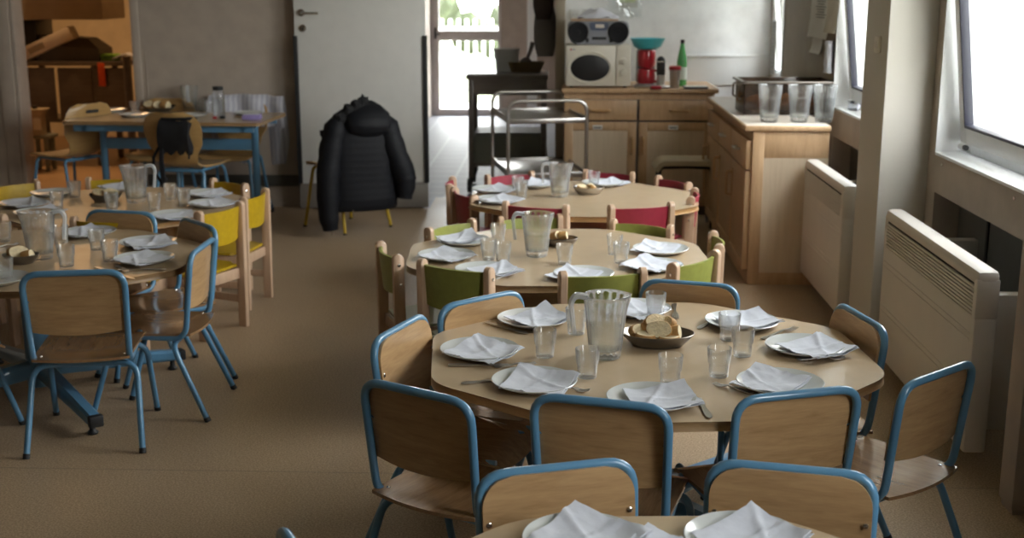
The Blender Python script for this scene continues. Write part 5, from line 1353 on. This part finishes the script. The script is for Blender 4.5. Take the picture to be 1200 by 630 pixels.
q.loft([[(0, 0, 0), (W_, 0, 0), (W_, .35, 0), (0, .35, 0)], [(0, 0, H_ * .6), (W_, 0, H_ * .45), (W_, .35, H_ * .45), (0, .35, H_ * .6)], [(W_ * .04, .08, H_), (W_ * .78, .08, H_ * .86), (W_ * .78, .33, H_ * .86), (W_ * .04, .33, H_)]])
thing1(q, 'appliance', plain('dark_case', (.09, .075, .06), .4), 'low dark appliance on the kitchen counter behind the tilted carton', 'appliance', None, (a.x, KY + .12, kzt + .0), smooth=False)
pxbox('oven', 'tall black oven at the left of the kitchen counter', 'oven', 8, 24, 41, 69, KY + .25, .4, M_dkglass)
a = at_y(23, 70, KY - .02); b_ = at_y(78, 42, KY); L_ = (b_ - a).length; an = math.atan2(b_.z - a.z, b_.x - a.x); q = MB(); q.bb((0, 0, 0), (L_, .18, .115), .004); q.bb((.06, -.0015, .03), (.22, 0, .085), 0, 1)
o = thing1(q, 'carton', [plain('brown_carton', (.78, .68, .55), .8), M_tan], 'pale carton tilted up on the kitchen counter', 'carton', None, (a.x + .03, KY + .05, kzt + .005)); o.rotation_euler = (0, -an * .95, 0)
q = MB(); q.box((.0, 0, .03), (.19, .12, .06), .01); q.box((.02, -.061, .03), (.10, .002, .03), 0, 1); p = at_y(126, 57, KY + .2); thing1(q, 'food_packet', [M_lime, plain('dark_green', (.08, .2, .03), .6)], 'lime green packet on the kitchen counter', 'packet', None, (p.x, KY + .22, kzt))
p = at_y(149, 66, KY + .1); q = MB(); q.sheet(lambda u, v: ((u - .5) * .22, (v - .5) * .2, .02 + .035 * math.sin(PI * u) + .02 * noise.noise(Vector((u * 4, v * 4, 8)))), 12, 10, .012); thing1(q, 'dish_towel', M_nap, 'folded white towel at the right end of the kitchen counter', 'towel', None, (p.x - .03, KY + .2, kzt + .0))
pxbox('hanging_strap', 'bright orange-red strip hanging down the front of the kitchen counter', 'strip', 116, 74, 122, 101, KY - .012, .01, M_orange, .002)
p = at_y(152, 120, 10.4); q = MB(); q.tube([(0, 0, 0), (0, 0, at_y(152, 66, 10.4).z)], .035, 14); q.lathe([(0, 0), (.10, 0), (.09, .02), (.036, .03)], 20); thing1(q, 'steel_post', M_oak_dark, 'dark post just inside the kitchen opening', 'post', None, (p.x, 10.4, 0))
YJ = 10.9; a = at_y(28, 160, YJ); b_ = at_y(57, 160, YJ); zs_ = at_y(42, 159, YJ).z
s_ = tagged_empty('step_stool', 'low wooden step stool on the kitchen floor', 'stool', ((a.x + b_.x) / 2, YJ, 0)); w_ = (b_.x - a.x) / 2
m = MB(); m.bb((-w_, 0, zs_ - .03), (w_, .22, zs_), .004); m.build('top', M_tub, s_)
for x in (-w_ + .03, w_ - .06):
    for y in (.02, .16): m = MB(); m.bb((x, y, 0), (x + .035, y + .035, zs_ - .03), .003); m.build('leg', M_tub, s_)
hj = at_y(38, 125, YJ).z - zs_; q = tagged_empty('jerrycan', 'beige jerrycan standing on the kitchen step stool', 'jerrycan', ((a.x + b_.x) / 2 - .03, YJ + .09, zs_))
m = MB(); O = rpoly([(-.075, -.06), (.075, -.06), (.075, .06), (-.075, .06)], .03); m.plate(O, [(-.004, 0), (0, .01), (0, hj * .66), (-.02, hj * .82), (-.045, hj * .9)]); m.build('body', M_tan, q)
m = MB(); m.tube([(-.0, 0, hj * .88), (0, 0, hj)], .022, 14); m.build('cap', M_black, q)
m = MB(); m.bb((-.0, -.0615, .05), (.07, -.060, hj * .6)); m.build('label', M_cream, q)
